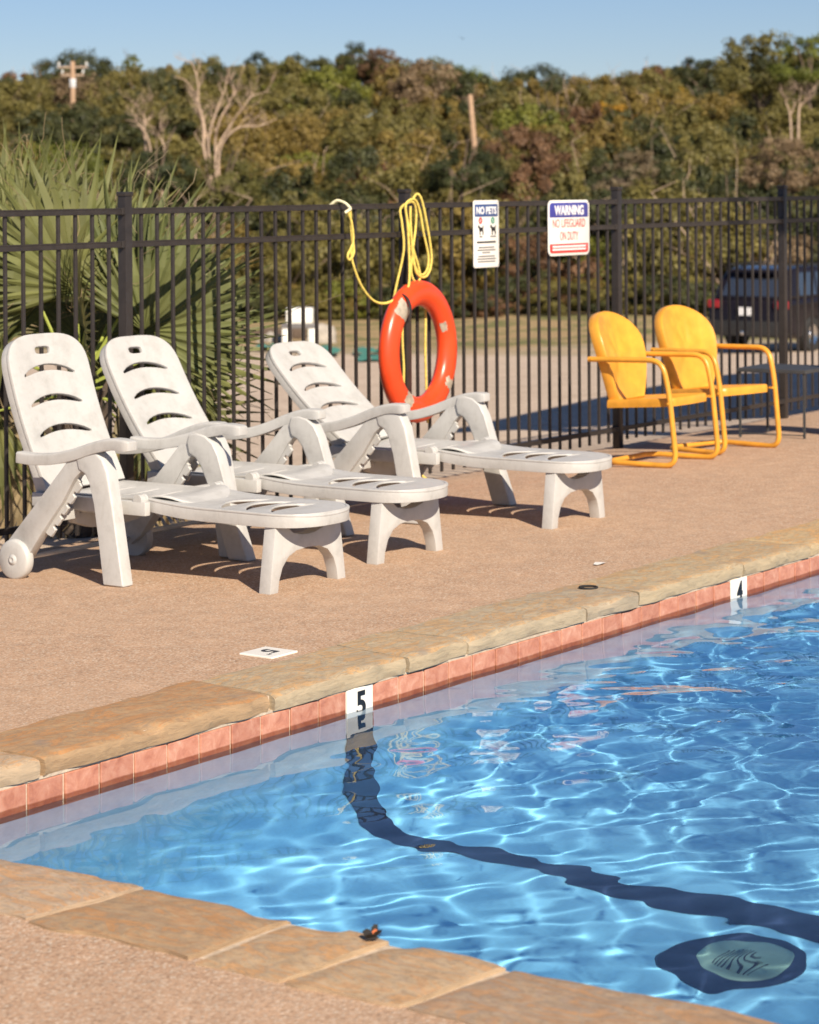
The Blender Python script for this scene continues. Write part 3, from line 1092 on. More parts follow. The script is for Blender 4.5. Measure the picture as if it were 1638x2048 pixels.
def arm_mesh():
    cl = smooth_path([(0, 0.655, -0.088), (0, 0.56, -0.092), (0, 0.44, -0.083), (0, 0.32, -0.058), (0, 0.20, -0.022), (0, 0.10, -0.002), (0, 0.0, -0.006)], 5)
    V, F = [], []
    n = len(cl)
    for i, p in enumerate(cl):
        t = i / (n - 1)
        hw = 0.032 * (0.85 + 0.25 * t)
        hh = 0.025
        if i == n - 1: hw *= 0.8; hh *= 0.8
        a = cl[max(0, i - 1)]; b = cl[min(n - 1, i + 1)]
        tg = (b - a).normalized()
        up = Vector((0, -tg.z, tg.y)); up = up if up.z > 0 else -up
        for (cx_, cz_) in ((-1, -1), (1, -1), (1, 0.7), (0.8, 1), (-0.8, 1), (-1, 0.7)):
            V.append(p + Vector((1, 0, 0)) * cx_ * hw + up * cz_ * hh)
    for i in range(n - 1):
        for k in range(6):
            l = (k + 1) % 6
            F.append((i * 6 + k, i * 6 + l, (i + 1) * 6 + l, (i + 1) * 6 + k))
    F.append(tuple(range(6))); F.append(tuple((n - 1) * 6 + k for k in range(5, -1, -1)))
    return MB().add(V, F).mesh('armrest', PLASTIC, bevel=0.006)
armrest_mesh = arm_mesh()
wheel_mesh = MB().lathe([(0.0, -0.026), (0.012, -0.030), (0.020, -0.026), (0.024, -0.022), (0.078, -0.024), (0.086, -0.018), (0.089, -0.008), (0.089, 0.012), (0.084, 0.022), (0.03, 0.022), (0.0, 0.022)], 40, 'x').mesh('wheel', PLASTIC, smooth=40)
tray_mesh = MB().prism([(-0.27, 0.26), (0.27, 0.26), (0.25, 0.215), (0.15, 0.185), (0, 0.175), (-0.15, 0.185), (-0.25, 0.215)], 'y', 1.05, 1.10).mesh('under_tray', PLASTIC, bevel=0.006)
shelf_mesh = MB().box((0, 0.97, 0.275), (0.50, 0.30, 0.018)).mesh('shelf', PLASTIC, bevel=0.004)
stub_mesh = MB().box((0, 1.07, 0.262), (0.12, 0.06, 0.05)).mesh('bracket', PLASTIC, bevel=0.006)
axle_mesh = MB().tube([(-0.37, 1.275, 0.058), (0.37, 1.275, 0.058)], 0.011, 10).mesh('axle', PLASTIC)


leg_mesh = {s: front_leg(s) for s in (-1, 1)}


def make_lounger():
    t = thing('sun_lounger', '', 'sun lounger', group='white sun loungers in a row by the fence')
    lr = link('leg_rest', slab_mesh, t, (0, 0, 0.325))
    link('leg_rest_rim', slab_rim_mesh, lr)
    link('foot_frame', foot_frame_mesh, t)
    st = link('seat', seat_mesh, t, (0, 0, 0.335))
    for s in (-1, 1):
        r_ = link('seat_rail', seat_rail_mesh[s], t, (0, 0, 0.335))
        link('hinge', knuckle_mesh[s], r_)
    bk = link('backrest', back_mesh, t, (0, 1.255, 0.358))
    link('back_rim', back_rim_mesh, bk)
    for s in (-1, 1): link('back_foot', back_foot_mesh[s], bk)
    for s in (-1, 1):
        link('front_leg', leg_mesh[s], t, (s * 0.365, 0, 0))
        f = link('rear_strut', strut_mesh, t, (s * 0.368, 0, 0))
        link('notch_rack', rack_mesh, f, (-s * 0.008, 0, 0))
        link('armrest', armrest_mesh, t, (s * 0.372, 0.615, 0.592))
        link('wheel', wheel_mesh, t, (s * 0.395, 1.275, 0.058), (0, 0, 0 if s < 0 else math.pi))
    link('under_tray', tray_mesh, t)
    link('shelf', shelf_mesh, t)
    for s in (-1, 1): link('bracket', stub_mesh, t, (s * 0.30, 0, 0))
    link('axle', axle_mesh, t)
    return t


lo0 = make_lounger()
for i, (x, y, yaw, rec, lab) in enumerate([
        (1.315, 1.275, 0.5, 69, 'white plastic sun lounger nearest the camera, its round wheel showing, leftmost of three'),
        (2.192, 1.375, 0.8, 57, 'white plastic sun lounger in the middle of the row, foot between the other two'),
        (3.540, 1.315, 1.3, 43, 'white plastic sun lounger leaned back the farthest, beside the orange life ring')]):
    o = lo0 if i == 0 else copy_tree(lo0)
    o.location = (x, y, -0.002)
    o.rotation_euler = (0, 0, R(yaw))
    o['label'] = lab
    for ch in o.children:
        if ch.name.startswith('backrest'): ch.rotation_euler = (R(rec), 0, 0)
        if ch.name.startswith('armrest') and i:
            ch.location.y += 0.125
            ch.location.z += -0.008 if i == 1 else -0.024
            ch.rotation_euler = (R(-4.0), 0, 0)
    bpy.context.view_layer.update()


# ---------------------------------------------------------------- yellow metal chairs
def egg(v):   # half width of the shell back at height v (0..1)
    return 0.160 + 0.088 * math.sin(min(1, v / 0.62) * math.pi / 2) if v < 0.62 else 0.248 * math.sqrt(max(0, 1 - ((v - 0.62) / 0.38) ** 2))


def shell_mesh():
    H = 0.555
    out = []
    for k in range(0, 21): out.append((egg(k / 20), k / 20 * H))
    # denser near the top
    pts = [(egg(v), v * H) for v in [0, .1, .2, .3, .4, .5, .6, .68, .75, .81, .86, .9, .935, .96, .98, .993, 1.0]]
    loop = pts + [(-u, v) for (u, v) in pts[:-1]][::-1]
    n = len(loop)
    cx, cy = 0, 0.27
    V, F = [], []
    rings = [0.15, 0.3, 0.45, 0.6, 0.74, 0.86, 0.94, 0.985]
    for r_ in rings:
        for (u, v) in loop:
            x, y = cx + (u - cx) * r_, cy + (v - cy) * r_
            dz = 0.045 * (x / 0.248) ** 2 + 0.020 * math.sin(v / H * math.pi)
            rib = 0.0050 * math.cos(x * 2 * math.pi / 0.062) * min(1, max(0, (1 - r_) / 0.2))
            V.append((x, y, dz + rib))
    for (sc, dz_) in ((1.0, -0.005), (1.018, -0.016), (1.024, -0.040), (1.022, -0.062), (1.008, -0.070), (0.99, -0.064)):
        for (u, v) in loop:
            x, y = cx + (u - cx) * sc, cy + (v - cy) * sc
            V.append((x, y, 0.045 * (x / 0.248) ** 2 + 0.02 * math.sin(min(1, max(0, v / H)) * math.pi) + dz_))
    m = len(V) // n
    for i in range(m - 1):
        for k in range(n):
            l = (k + 1) % n
            F.append((i * n + k, i * n + l, (i + 1) * n + l, (i + 1) * n + k))
    F.append(tuple(range(n)))
    return MB().add(V, F).mesh('shell_back', YELLOW, smooth=50)


def pan_mesh():
    # dished pan with rounded front corners and a rolled-down lip
    loop = []
    hw = lambda v: 0.245 - 0.055 * v
    for k in range(9): loop.append((hw(1) + (hw(0.15) - hw(1)) * k / 8, 0.46 * (1 - 0.85 * k / 8)))
    for k in range(1, 7):
        a = k / 6 * math.pi / 2
        loop.append((hw(0.15) - 0.07 + 0.07 * math.cos(a), 0.07 - 0.07 * math.sin(a)))
    for k in range(1, 6): loop.append((0.168 * (1 - k / 5), -0.012 * (k / 5) ** 0.7))
    loop = loop + [(-x, y) for (x, y) in loop[:-1]][::-1]
    n = len(loop)
    V, F = [], []
    for r_ in (0.08, 0.25, 0.45, 0.65, 0.82, 0.94, 1.0):
        for (x, y) in loop:
            X_, Y_ = x * r_, 0.23 + (y - 0.23) * r_
            V.append((X_, Y_, -0.022 * (1 - r_ ** 3) - 0.07 * Y_))
    for (sc, dz) in ((1.022, -0.008), (1.03, -0.028), (1.025, -0.050)):
        for (x, y) in loop:
            X_, Y_ = x * sc, 0.23 + (y - 0.23) * sc
            V.append((X_, Y_, dz - 0.07 * Y_))
    m = len(V) // n
    for i in range(m - 1):
        for k in range(n):
            l = (k + 1) % n
            F.append((i * n + k, i * n + l, (i + 1) * n + l, (i + 1) * n + k))
    F.append(tuple(range(n)))
    return MB().add(V, F).mesh('seat', YELLOW, smooth=60)


shell_m, pan_m = shell_mesh(), pan_mesh()
h_ = [(-0.275, 0.575, 0.630), (-0.275, 0.075, 0.640), (-0.272, 0.03, 0.45), (-0.268, -0.015, 0.017), (-0.265, 0.46, 0.017)]
path = h_ + [(-x, y, z) for (x, y, z) in h_][::-1]
tube_m = MB().tube(fillet(path, 0.085, 6), 0.0165, 10).mesh('tube_frame', YELLOW, smooth=60)
bolt_a = MB().lathe([(0, 0.006), (0.008, 0.004), (0.009, 0)], 10, 'x').mesh('bolt', YELLOW)
clip_a = MB().box((0, 0, 0), (0.03, 0.03, 0.012)).mesh('bracket', YELLOW)
clip_b = MB().box((0, 0, 0), (0.07, 0.016, 0.016)).mesh('bracket', YELLOW)


def make_chair():
    t = thing('metal_lawn_chair', '', 'chair', group='yellow metal lawn chairs by the fence')
    link('seat', pan_m, t, (0, 0.03, 0.415))
    # the shell's own x-y plane stands up, leaning back
    link('shell_back', shell_m, t, (0, 0.45, 0.375), (R(90 - 17), 0, 0))
    link('tube_frame', tube_m, t)
    for s in (-1, 1):
        link('bolt', bolt_a, t, (s * 0.286, 0.03, 0.385), (0, 0, 0 if s > 0 else math.pi))
        link('bolt', bolt_a, t, (s * 0.290, 0.55, 0.632), (0, 0, 0 if s > 0 else math.pi))
        link('bracket', clip_a, t, (s * 0.252, 0.035, 0.39))
        link('bracket', clip_b, t, (s * 0.235, 0.545, 0.632))
    return t


ch0 = make_chair()
for i, (x, y, yaw, lab) in enumerate([
        (6.125, 2.055, 1.0, 'yellow metal shell-back lawn chair nearer the loungers, left of the pair'),
        (6.895, 2.085, -11.0, 'yellow metal shell-back lawn chair next to the small dark side table')]):
    o = ch0 if i == 0 else copy_tree(ch0)
    o.location = (x, y, deck_z(y + 0.2) + 0.002)
    o.rotation_euler = (0, 0, R(yaw))
    o['label'] = lab

# dark side table
tb = thing('side_table', 'small dark square metal side table right of the yellow chairs', 'table', (7.99, 2.40, deck_z(2.4)), R(3))
mt = MB().box((0, 0, 0.455), (0.47, 0.49, 0.012))
for (x, y) in ((0, 0.24), (0, -0.24)): mt.box((x, y, 0.444), (0.47, 0.012, 0.016))
for (x, y) in ((0.23, 0), (-0.23, 0)): mt.box((x, y, 0.444), (0.012, 0.468, 0.016))
mt.build('tabletop', TABLE_METAL, tb, bevel=0.002, seg=1)
for x in (-0.22, 0.22):
    for y in (-0.23, 0.23):
        MB().box((x, y, 0.222), (0.014, 0.014, 0.436)).build('leg', TABLE_METAL, tb)
        MB().lathe([(0, 0.0), (0.011, 0.0), (0.011, 0.012), (0, 0.012)], 10, 'z', (x, y, 0)).build('foot', TABLE_METAL, tb)
MB().tube([(-0.22, -0.23, 0.03), (-0.22, 0.23, 0.03)], 0.004, 6).build('brace', TABLE_METAL, tb)

# ---------------------------------------------------------------- life ring, rope, signs
RC = Vector((4.785, 3.135, 0.712))
lr = thing('life_ring', 'orange life ring with worn grey patches hanging on the fence post', 'life ring', RC, R(5.5))
V, F = [], []
NA, NB = 56, 20
for i in range(NA):
    a = 2 * math.pi * i / NA
    for k in range(NB):
        b = 2 * math.pi * k / NB
        r_ = 0.338 + 0.075 * math.cos(b)
        V.append((r_ * math.cos(a), 0.056 * math.sin(b), r_ * math.sin(a)))
for i in range(NA):
    for k in range(NB):
        j, l = (i + 1) % NA, (k + 1) % NB
        F.append((i * NB + k, i * NB + l, j * NB + l, j * NB + k))
MB().add(V, F).build('ring', ORANGE, lr, smooth=60)


def ring_patch(a0, a1, b0, b1, mat_, name, off=0.0016, n=7):
    rg = random.Random(int(a0 * 10))
    V, F = [], []
    for i in range(n + 1):
        for k in range(n + 1):
            a = R(a0 + (a1 - a0) * i / n + (rg.uniform(-2.0, 2.0) if k in (0, n) or i in (0, n) else 0))
            b = R(b0 + (b1 - b0) * k / n + (rg.uniform(-6, 6) if k in (0, n) else 0))
            r_ = 0.338 + (0.075 + off) * math.cos(b)
            V.append((r_ * math.cos(a), (0.056 + off) * math.sin(b), r_ * math.sin(a)))
    for i in range(n):
        for k in range(n):
            q = i * (n + 1) + k
            F.append((q, q + 1, q + n + 2, q + n + 1))
    return MB().add(V, F).build(name, mat_, lr, smooth=60)


ring_patch(128, 142, 215, 330, PATCH, 'worn_patch')
ring_patch(226, 240, 215, 290, PATCH, 'worn_patch')
ring_patch(318, 328, 240, 300, PATCH, 'worn_patch')
ring_patch(22, 34, 200, 232, PATCH, 'worn_patch')
ring_patch(-6, 9, 296, 322, SIGN_TEXT, 'pale_patch')  # plain white patch on the right side of the ring
# black strap hook over the ring
hk = MB()
hk.tube(smooth_path([(-0.235, -0.075, 0.190), (-0.232, -0.083, 0.25), (-0.225, -0.06, 0.315), (-0.205, 0.0, 0.345), (-0.13, 0.055, 0.36)], 5), 0.008, 8)
hk.build('hook', BLACK_METAL, lr)

rope = thing('rope', 'yellow rope looped over the fence post above the life ring and tied to the rail', 'rope', (0, 0, 0))
ry = 3.165
coil = MB()
coil.tube(smooth_path([(4.610, ry + 0.03, 0.98), (4.640, ry + 0.02, 1.10), (4.672, ry - 0.01, 1.30), (4.665, ry - 0.005, 1.45), (4.655, ry, 1.535), (4.690, ry - 0.022, 1.572), (4.750, ry - 0.025, 1.575), (4.784, ry - 0.02, 1.52),
                       (4.776, ry - 0.02, 1.42), (4.729, ry - 0.03, 1.28), (4.725, ry - 0.025, 1.17), (4.759, ry - 0.03, 1.115), (4.801, ry - 0.03, 1.13), (4.792, ry - 0.03, 1.20), (4.742, ry - 0.03, 1.30),
                       (4.700, ry - 0.03, 1.42), (4.668, ry - 0.028, 1.55), (4.708, ry - 0.03, 1.590), (4.767, ry - 0.03, 1.588), (4.809, ry - 0.03, 1.52), (4.843, ry - 0.03, 1.40), (4.889, ry - 0.03, 1.27),
                       (4.881, ry - 0.03, 1.19), (4.826, ry - 0.03, 1.155), (4.759, ry - 0.03, 1.20), (4.717, ry - 0.04, 1.32), (4.700, ry - 0.04, 1.46), (4.700, ry - 0.04, 1.555)], 6), 0.0072, 8)
coil.tube(smooth_path([(4.784, ry, 1.60), (4.813, ry - 0.01, 1.625), (4.839, ry - 0.025, 1.58), (4.893, ry - 0.03, 1.40), (4.923, ry - 0.03, 1.25), (4.893, ry - 0.03, 1.165), (4.826, ry - 0.035, 1.14), (4.755, ry - 0.035, 1.18), (4.713, ry - 0.035, 1.33)], 6), 0.0072, 8)
coil.build('coil', ROPE, rope)
st = MB()
st.tube(smooth_path([(4.135, ry - 0.03, 1.545), (4.155, ry - 0.02, 1.44), (4.165, ry - 0.02, 1.36), (4.155, ry - 0.02, 1.29), (4.19, ry - 0.02, 1.20), (4.26, ry - 0.02, 1.10), (4.36, ry - 0.02, 1.025), (4.46, ry - 0.03, 1.005), (4.56, ry - 0.05, 1.035), (4.64, ry - 0.06, 1.085), (4.672, ry - 0.05, 1.17), (4.69, ry - 0.035, 1.30), (4.685, ry - 0.03, 1.45), (4.675, ry - 0.02, 1.55)], 6), 0.0072, 8)
st.tube(smooth_path([(4.115, ry - 0.03, 1.53), (4.15, ry - 0.03, 1.46), (4.16, ry - 0.03, 1.36), (4.11, ry - 0.03, 1.29), (4.125, ry - 0.03, 1.262), (4.165, ry - 0.03, 1.30), (4.165, ry - 0.025, 1.38)], 6), 0.0072, 8)
st.build('tied_end', ROPE, rope)
MB().tube(smooth_path([(4.085, ry - 0.03, 1.525), (4.11, ry - 0.04, 1.540), (4.135, ry - 0.03, 1.55), (4.137, ry + 0.01, 1.580), (4.13, ry + 0.06, 1.592), (4.12, ry + 0.10, 1.565)], 6), 0.0085, 8).build('frayed_end', ROPE_PALE, rope)
tl = MB()
tl.tube(smooth_path([(4.73, 3.20, 1.10), (4.73, 3.21, 0.80), (4.735, 3.205, 0.62), (4.725, 3.20, 0.45), (4.74, 3.19, 0.20), (4.82, 3.17, 0.02), (4.90, 3.15, deck_z(3.1) + 0.012)], 6), 0.0068, 8)
tl.tube(smooth_path([(4.93, 3.195, 1.06), (4.95, 3.20, 0.90), (4.945, 3.20, 0.70), (4.955, 3.20, 0.45), (4.95, 3.19, 0.28)], 6), 0.0072, 8)
tl.build('hanging_tail', ROPE, rope)


def rrect(w_, h_, r_, n=5):
    out = []
    for (sx, sy, a0) in ((1, 1, 0), (-1, 1, 90), (-1, -1, 180), (1, -1, 270)):
        for k in range(n + 1):
            a = R(a0 + 90 * k / n)
            out.append((sx * (w_ / 2 - r_) + r_ * math.cos(a), sy * (h_ / 2 - r_) + r_ * math.sin(a)))
    return out


def flat(name, outline, mat_, parent, loc, half=0.0008, holes=()):
    return link(name, plate_mesh(name, outline, holes, half, 0.0002, mat_), parent, loc)


SR = (R(90), 0, 0)
# NO PETS sign; local x right, y up, z towards the pool
s1 = thing('pets_sign', 'tall white NO PETS sign with blue heading and two dog pictures on the fence', 'sign', (5.606, 3.207, 1.376), 0)
s1.rotation_euler = (R(90), 0, R(0.6))
W1, H1 = 0.278, 0.405
flat('panel', rrect(W1, H1, 0.014), SIGN_WHITE, s1, (0, 0, 0), 0.0016)
hb = flat('header_band', rrect(W1 - 0.028, 0.072, 0.003), SIGN_BLUE_B, s1, (0, 0.143, 0.0022))
link('lettering', text_mesh('lettering', 'NO PETS', 0.046, SIGN_TEXT, 0.222, 0.035), s1, (0, 0.143, 0.0040))
for sx, m_c, isok in ((-0.065, SIGN_RED, False), (0.072, SIGN_GREEN, True)):
    circ = [(0.0185 * math.cos(a), 0.0185 * math.sin(a)) for a in [2 * math.pi * k / 24 for k in range(24)]]
    hole = [(0.0125 * math.cos(a), 0.0125 * math.sin(a)) for a in [2 * math.pi * k / 24 for k in range(24)]]
    flat('ring_symbol', circ, m_c, s1, (sx, 0.081, 0.0022), holes=[hole])
    b_ = MB()
    if isok:
        b_.box((-0.004, -0.002, 0), (0.010, 0.004, 0.001), (0, 0, R(-45))); b_.box((0.003, 0.001, 0), (0.018, 0.004, 0.001), (0, 0, R(55)))
    else:
        b_.box((0, 0, 0), (0.028, 0.005, 0.001), (0, 0, R(-45)))
    b_.build('stroke', m_c, s1, loc=(sx, 0.081, 0.0034))
    dog = [(-0.030, 0.020), (-0.024, 0.028), (-0.018, 0.024), (-0.012, 0.014), (0.010, 0.012), (0.020, 0.014), (0.028, 0.024), (0.030, 0.022), (0.025, 0.010), (0.024, -0.006), (0.028, -0.016),
           (0.026, -0.030), (0.020, -0.030), (0.021, -0.017), (0.014, -0.008), (0.002, -0.006), (-0.006, -0.012), (-0.006, -0.030), (-0.012, -0.030), (-0.013, -0.010), (-0.018, 0.004), (-0.021, 0.013), (-0.030, 0.014)]
    flat('dog_picture', dog, INK, s1, (sx + 0.004, 0.026, 0.0022))
    flat('caption_line', rrect(0.030 if not isok else 0.058, 0.0045, 0.001), SIGN_GREY, s1, (sx + 0.004, -0.016, 0.0022))
for (yy, ww, hh) in ((-0.050, 0.205, 0.0075), (-0.082, 0.170, 0.0042), (-0.098, 0.200, 0.0042), (-0.114, 0.090, 0.0042), (-0.136, 0.180, 0.0042), (-0.152, 0.205, 0.0042), (-0.168, 0.190, 0.0042)):
    # rows of print too small to read: broken into word-long dashes
    x = -ww / 2
    rg = random.Random(int(-yy * 1e4))
    while x < ww / 2 - 0.004:
        l_ = min(rg.uniform(0.010, 0.028), ww / 2 - x)
        flat('print_line', rrect(l_, hh, 0.001, 1), INK if hh > 0.007 else SIGN_GREY, s1, (x + l_ / 2, yy, 0.0022))
        x += l_ + 0.004

# WARNING sign
s2 = thing('warning_sign', 'white WARNING NO LIFEGUARD ON DUTY sign with blue top and red foot on the fence', 'sign', (6.560, 3.207, 1.396), 0)
s2.rotation_euler = (R(90), 0, R(-0.8))
W2, H2 = 0.484, 0.350
flat('panel', rrect(W2, H2, 0.034), SIGN_WHITE, s2, (0, 0, 0), 0.0016)
bw, bh = W2 - 0.034, 0.090
top_band = [(-bw / 2, -bh / 2), (bw / 2, -bh / 2)] + [(bw / 2 - 0.024 + 0.024 * math.cos(R(a)), bh / 2 - 0.024 + 0.024 * math.sin(R(a))) for a in (0, 30, 60, 90)] + \
           [(-bw / 2 + 0.024 + 0.024 * math.cos(R(a)), bh / 2 - 0.024 + 0.024 * math.sin(R(a))) for a in (90, 120, 150, 180)]
flat('header_band', top_band, SIGN_BLUE, s2, (0, 0.114, 0.0022))
bot_band = [(x * 1.0, -y * 0.055 / 0.090) for (x, y) in top_band][::-1]
flat('foot_band', bot_band, SIGN_RED, s2, (0, -0.131, 0.0022))
link('lettering', text_mesh('lettering', 'WARNING', 0.064, SIGN_TEXT, 0.345, 0.035), s2, (0, 0.113, 0.0040))
link('lettering', text_mesh('lettering', 'NO LIFEGUARD', 0.054, SIGN_RED, 0.385, 0.002), s2, (0, 0.030, 0.0026))
link('lettering', text_mesh('lettering', 'ON DUTY', 0.054, SIGN_RED, 0.215, 0.002), s2, (0, -0.052, 0.0026))
for yy in (-0.119, -0.138):
    x = -0.195
    rg = random.Random(int(-yy * 1e4))
    while x < 0.19:
        l_ = min(rg.uniform(0.014, 0.036), 0.195 - x)
        flat('print_line', rrect(l_, 0.008, 0.001, 1), SIGN_TEXT, s2, (x + l_ / 2, yy, 0.0036))
        x += l_ + 0.006
for s_, W_, H_ in ((s1, W1, H1), (s2, W2, H2)):
    for sx in (-1, 1):
        for sy in (-1, 1):
            MB().lathe([(0.0045, 0), (0.004, 0.002), (0, 0.003)], 8, 'z').build('rivet', CHROME, s_, loc=(sx * (W_ / 2 - 0.014), sy * (H_ / 2 - 0.012), 0.0016))

# ---------------------------------------------------------------- small things on the coping and deck
ring_o = MB().tube([(0.037 * math.cos(a), 0.037 * math.sin(a), 0.004) for a in [2 * math.pi * k / 28 for k in range(28)]], 0.0042, 8, True).build('rubber_ring', RUBBER, loc=(1.855, 0.205, 0.010))
tag(ring_o, 'small black rubber ring lying on the stone pool edge', 'ring')
sc_ = MB().add([(-0.04, -0.012, 0.004), (0.0, -0.02, 0.008), (0.042, -0.006, 0.004), (0.03, 0.016, 0.006), (-0.01, 0.02, 0.010), (-0.036, 0.012, 0.004)], [(0, 1, 4, 5), (1, 2, 3, 4)]).build('paper_scrap', WHITE_TILE, loc=(2.47, 0.52, 0.001))
tag(sc_, 'small pale scrap of paper lying on the deck near the pool edge', 'paper scrap')

WING_D = plain('butterfly_dark', (0.02, 0.016, 0.014), 0.8, var=0.3)
WING_O = plain('butterfly_orange', (0.50, 0.12, 0.03), 0.7, var=0.2)
bf = thing('butterfly', 'dark butterfly with orange wing bands sitting on the near stone edge', 'butterfly', (-2.425, -1.845, 0.010), R(-40))
bf.scale = (0.85, 0.85, 0.85)
MB().tube([(-0.016, 0, 0.006), (-0.008, 0, 0.007), (0.004, 0, 0.008), (0.012, 0, 0.009), (0.017, 0, 0.009)], [0.001, 0.0028, 0.0036, 0.003, 0.002], 8).build('body', WING_D, bf)
for s in (-1, 1):
    def wing(poly, up):
        return [(x, s * y * math.cos(R(up)), 0.009 + y * math.sin(R(up))) for (x, y) in poly]
    fw = [(0.008, 0.0), (0.020, 0.020), (0.022, 0.036), (0.012, 0.038), (0.002, 0.028), (-0.002, 0.0)]
    hw = [(0.0, 0.0), (0.001, 0.026), (-0.010, 0.030), (-0.022, 0.022), (-0.018, 0.004)]
    a = MB().add(wing(fw, 48), [tuple(range(6))]).build('forewing', WING_D, bf)
    b = MB().add(wing(hw, 40), [tuple(range(5))]).build('hindwing', WING_D, bf)
    bd = [(0.012, 0.008), (0.018, 0.020), (0.013, 0.024), (0.003, 0.018), (0.004, 0.010)]
    bo = [(x, y, z + 0.0006) for (x, y, z) in wing(bd, 48)]
    MB().add(bo, [tuple(range(5))]).build('orange_band', WING_O, a)
    MB().tube([(0.016, s * 0.001, 0.010), (0.026, s * 0.006, 0.018)], 0.0004, 5).build('antenna', WING_D, bf)

# ---------------------------------------------------------------- pavilion to the right (casts the roof shadow on the lot)
pav = thing('pavilion', 'open pavilion with a flat roof on posts standing past the right end of the pool', 'pavilion', (6.55, 0.54, 0), R(13))
MB().box((5.5, -3.5, 5.05), (11, 7, 0.18)).build('roof', ROOFM, pav, bevel=0.01, seg=1)
for (x, y) in ((0.4, -0.4), (10.4, -0.4), (0.4, -6.6), (10.4, -6.6)):
    MB().box((x, y, 2.45), (0.2, 0.2, 5.0)).build('post', WALLP, pav, bevel=0.01, seg=1)


# ---------------------------------------------------------------- palm behind the fence
def frond_mesh(seed, dry=False):
    """fan leaf: petiole along +x from the origin, blade fanning out at its end, leaflets split near the tips"""
    rg = random.Random(seed)
    V, F, MI = [], [], []
    m = MB()
    pet = 0.50
    arc = lambda t: 0.10 * t * t
    m.tube([(pet * k / 6, 0, -0.04 * (k / 6) ** 2) for k in range(7)], [0.013 - 0.006 * k / 6 for k in range(7)], 6, mi=1)
    base = Vector((pet, 0, -0.04))
    n = 38
    for i in range(n):
        t = (i + 0.5) / n * 2 - 1
        a = t * R(112)
        L = (0.80 - 0.30 * abs(t) ** 1.6) * rg.uniform(0.9, 1.08)
        wid = 0.0215 * rg.uniform(0.8, 1.1)
        dirv = Vector((math.cos(a), math.sin(a), 0.0))
        side = Vector((-dirv.y, dirv.x, 0))
        fold = (1 if i % 2 else -1) * 0.006
        pts = []
        droop = rg.uniform(0.05, 0.16) + (0.12 if dry else 0)
        curl = rg.uniform(-0.05, 0.05)
        for k in range(7):
            s_ = k / 6
            p = base + dirv * (L * s_) + Vector((0, 0, 0.10 * s_ - 0.03 * abs(t) * s_ - droop * max(0, s_ - 0.45) ** 2 * 2.2)) + side * curl * max(0, s_ - 0.5) ** 2
            hw = max(0.004, L * s_ * 0.057) if s_ < 0.51 else L * 0.5 * 0.057 * (1 - (s_ - 0.5) / 0.5) ** 1.1
            pts.append((p, max(hw, 0.0012)))
        VV, FF = [], []
        for (p, hw) in pts:
            VV += [p - side * hw, p + Vector((0, 0, fold + 0.3 * hw)), p + side * hw]
        for k in range(6):
            q = 3 * k
            FF += [(q, q + 1, q + 4, q + 3), (q + 1, q + 2, q + 5, q + 4)]
        m.add(VV, FF, 0)
        if rg.random() < 0.30:   # loose threads at the tips
            p = pts[4][0]
            th_ = [p]
            dv = dirv * 0.045
            for k in range(6):
                dv = dv * 0.95 + Vector((rg.uniform(-.03, .03), rg.uniform(-.03, .03), rg.uniform(-.025, .025)))
                th_.append(th_[-1] + dv)
            m.tube(th_, 0.0016, 4, mi=2)
    return m.mesh('frond', [PALM_DRY if dry else PALM_L, PALM_STEM, PALM_DRY], smooth=0)


fr = [frond_mesh(40 + k) for k in range(5)]
fr_dry = [frond_mesh(60 + k, True) for k in range(2)]


def make_palm(name, label, X, D, crown_z, trunk_r, fronds, sc=1.0, group=None):
    base = at(X, D)
    t = thing(name, label, 'palm', base, 0, group)
    hz = crown_z - base.z
    tr = MB()
    rg = random.Random(3)
    n = 14
    tr.tube([(0.02 * math.sin(k), 0.02 * math.cos(k * 1.3), hz * 0.96 * k / n) for k in range(n + 1)], [trunk_r * (1.15 if k % 2 else 0.95) for k in range(n + 1)], 12)
    for k in range(40):       # cut leaf bases
        a = k * 2.399
        z = hz * (0.2 + 0.75 * k / 40)
        c = Vector((math.cos(a) * trunk_r, math.sin(a) * trunk_r, z))
        tr.tube([c, c + Vector((math.cos(a) * 0.07, math.sin(a) * 0.07, 0.11))], [0.024, 0.016], 5)
    tr.build('trunk', PALM_TRUNK, t)
    for i, (az, el, roll, s_, dry) in enumerate(fronds):
        # az: 0 = picture right, 90 = away from the camera, -90 = towards it
        dv = (RGT * math.cos(R(az)) + FWD * math.sin(R(az))) * math.cos(R(el)) + Vector((0, 0, 1)) * math.sin(R(el))
        q = dv.to_track_quat('X', 'Z').to_matrix().to_4x4() @ Matrix.Rotation(R(roll), 4, 'X')
        o = link('frond', (fr_dry[i % 2] if dry else fr[i % 5]), t)
        o.matrix_local = Matrix.Translation((0, 0, hz)) @ q @ Matrix.Diagonal((s_ * sc, s_ * sc, s_ * sc, 1))
    return t


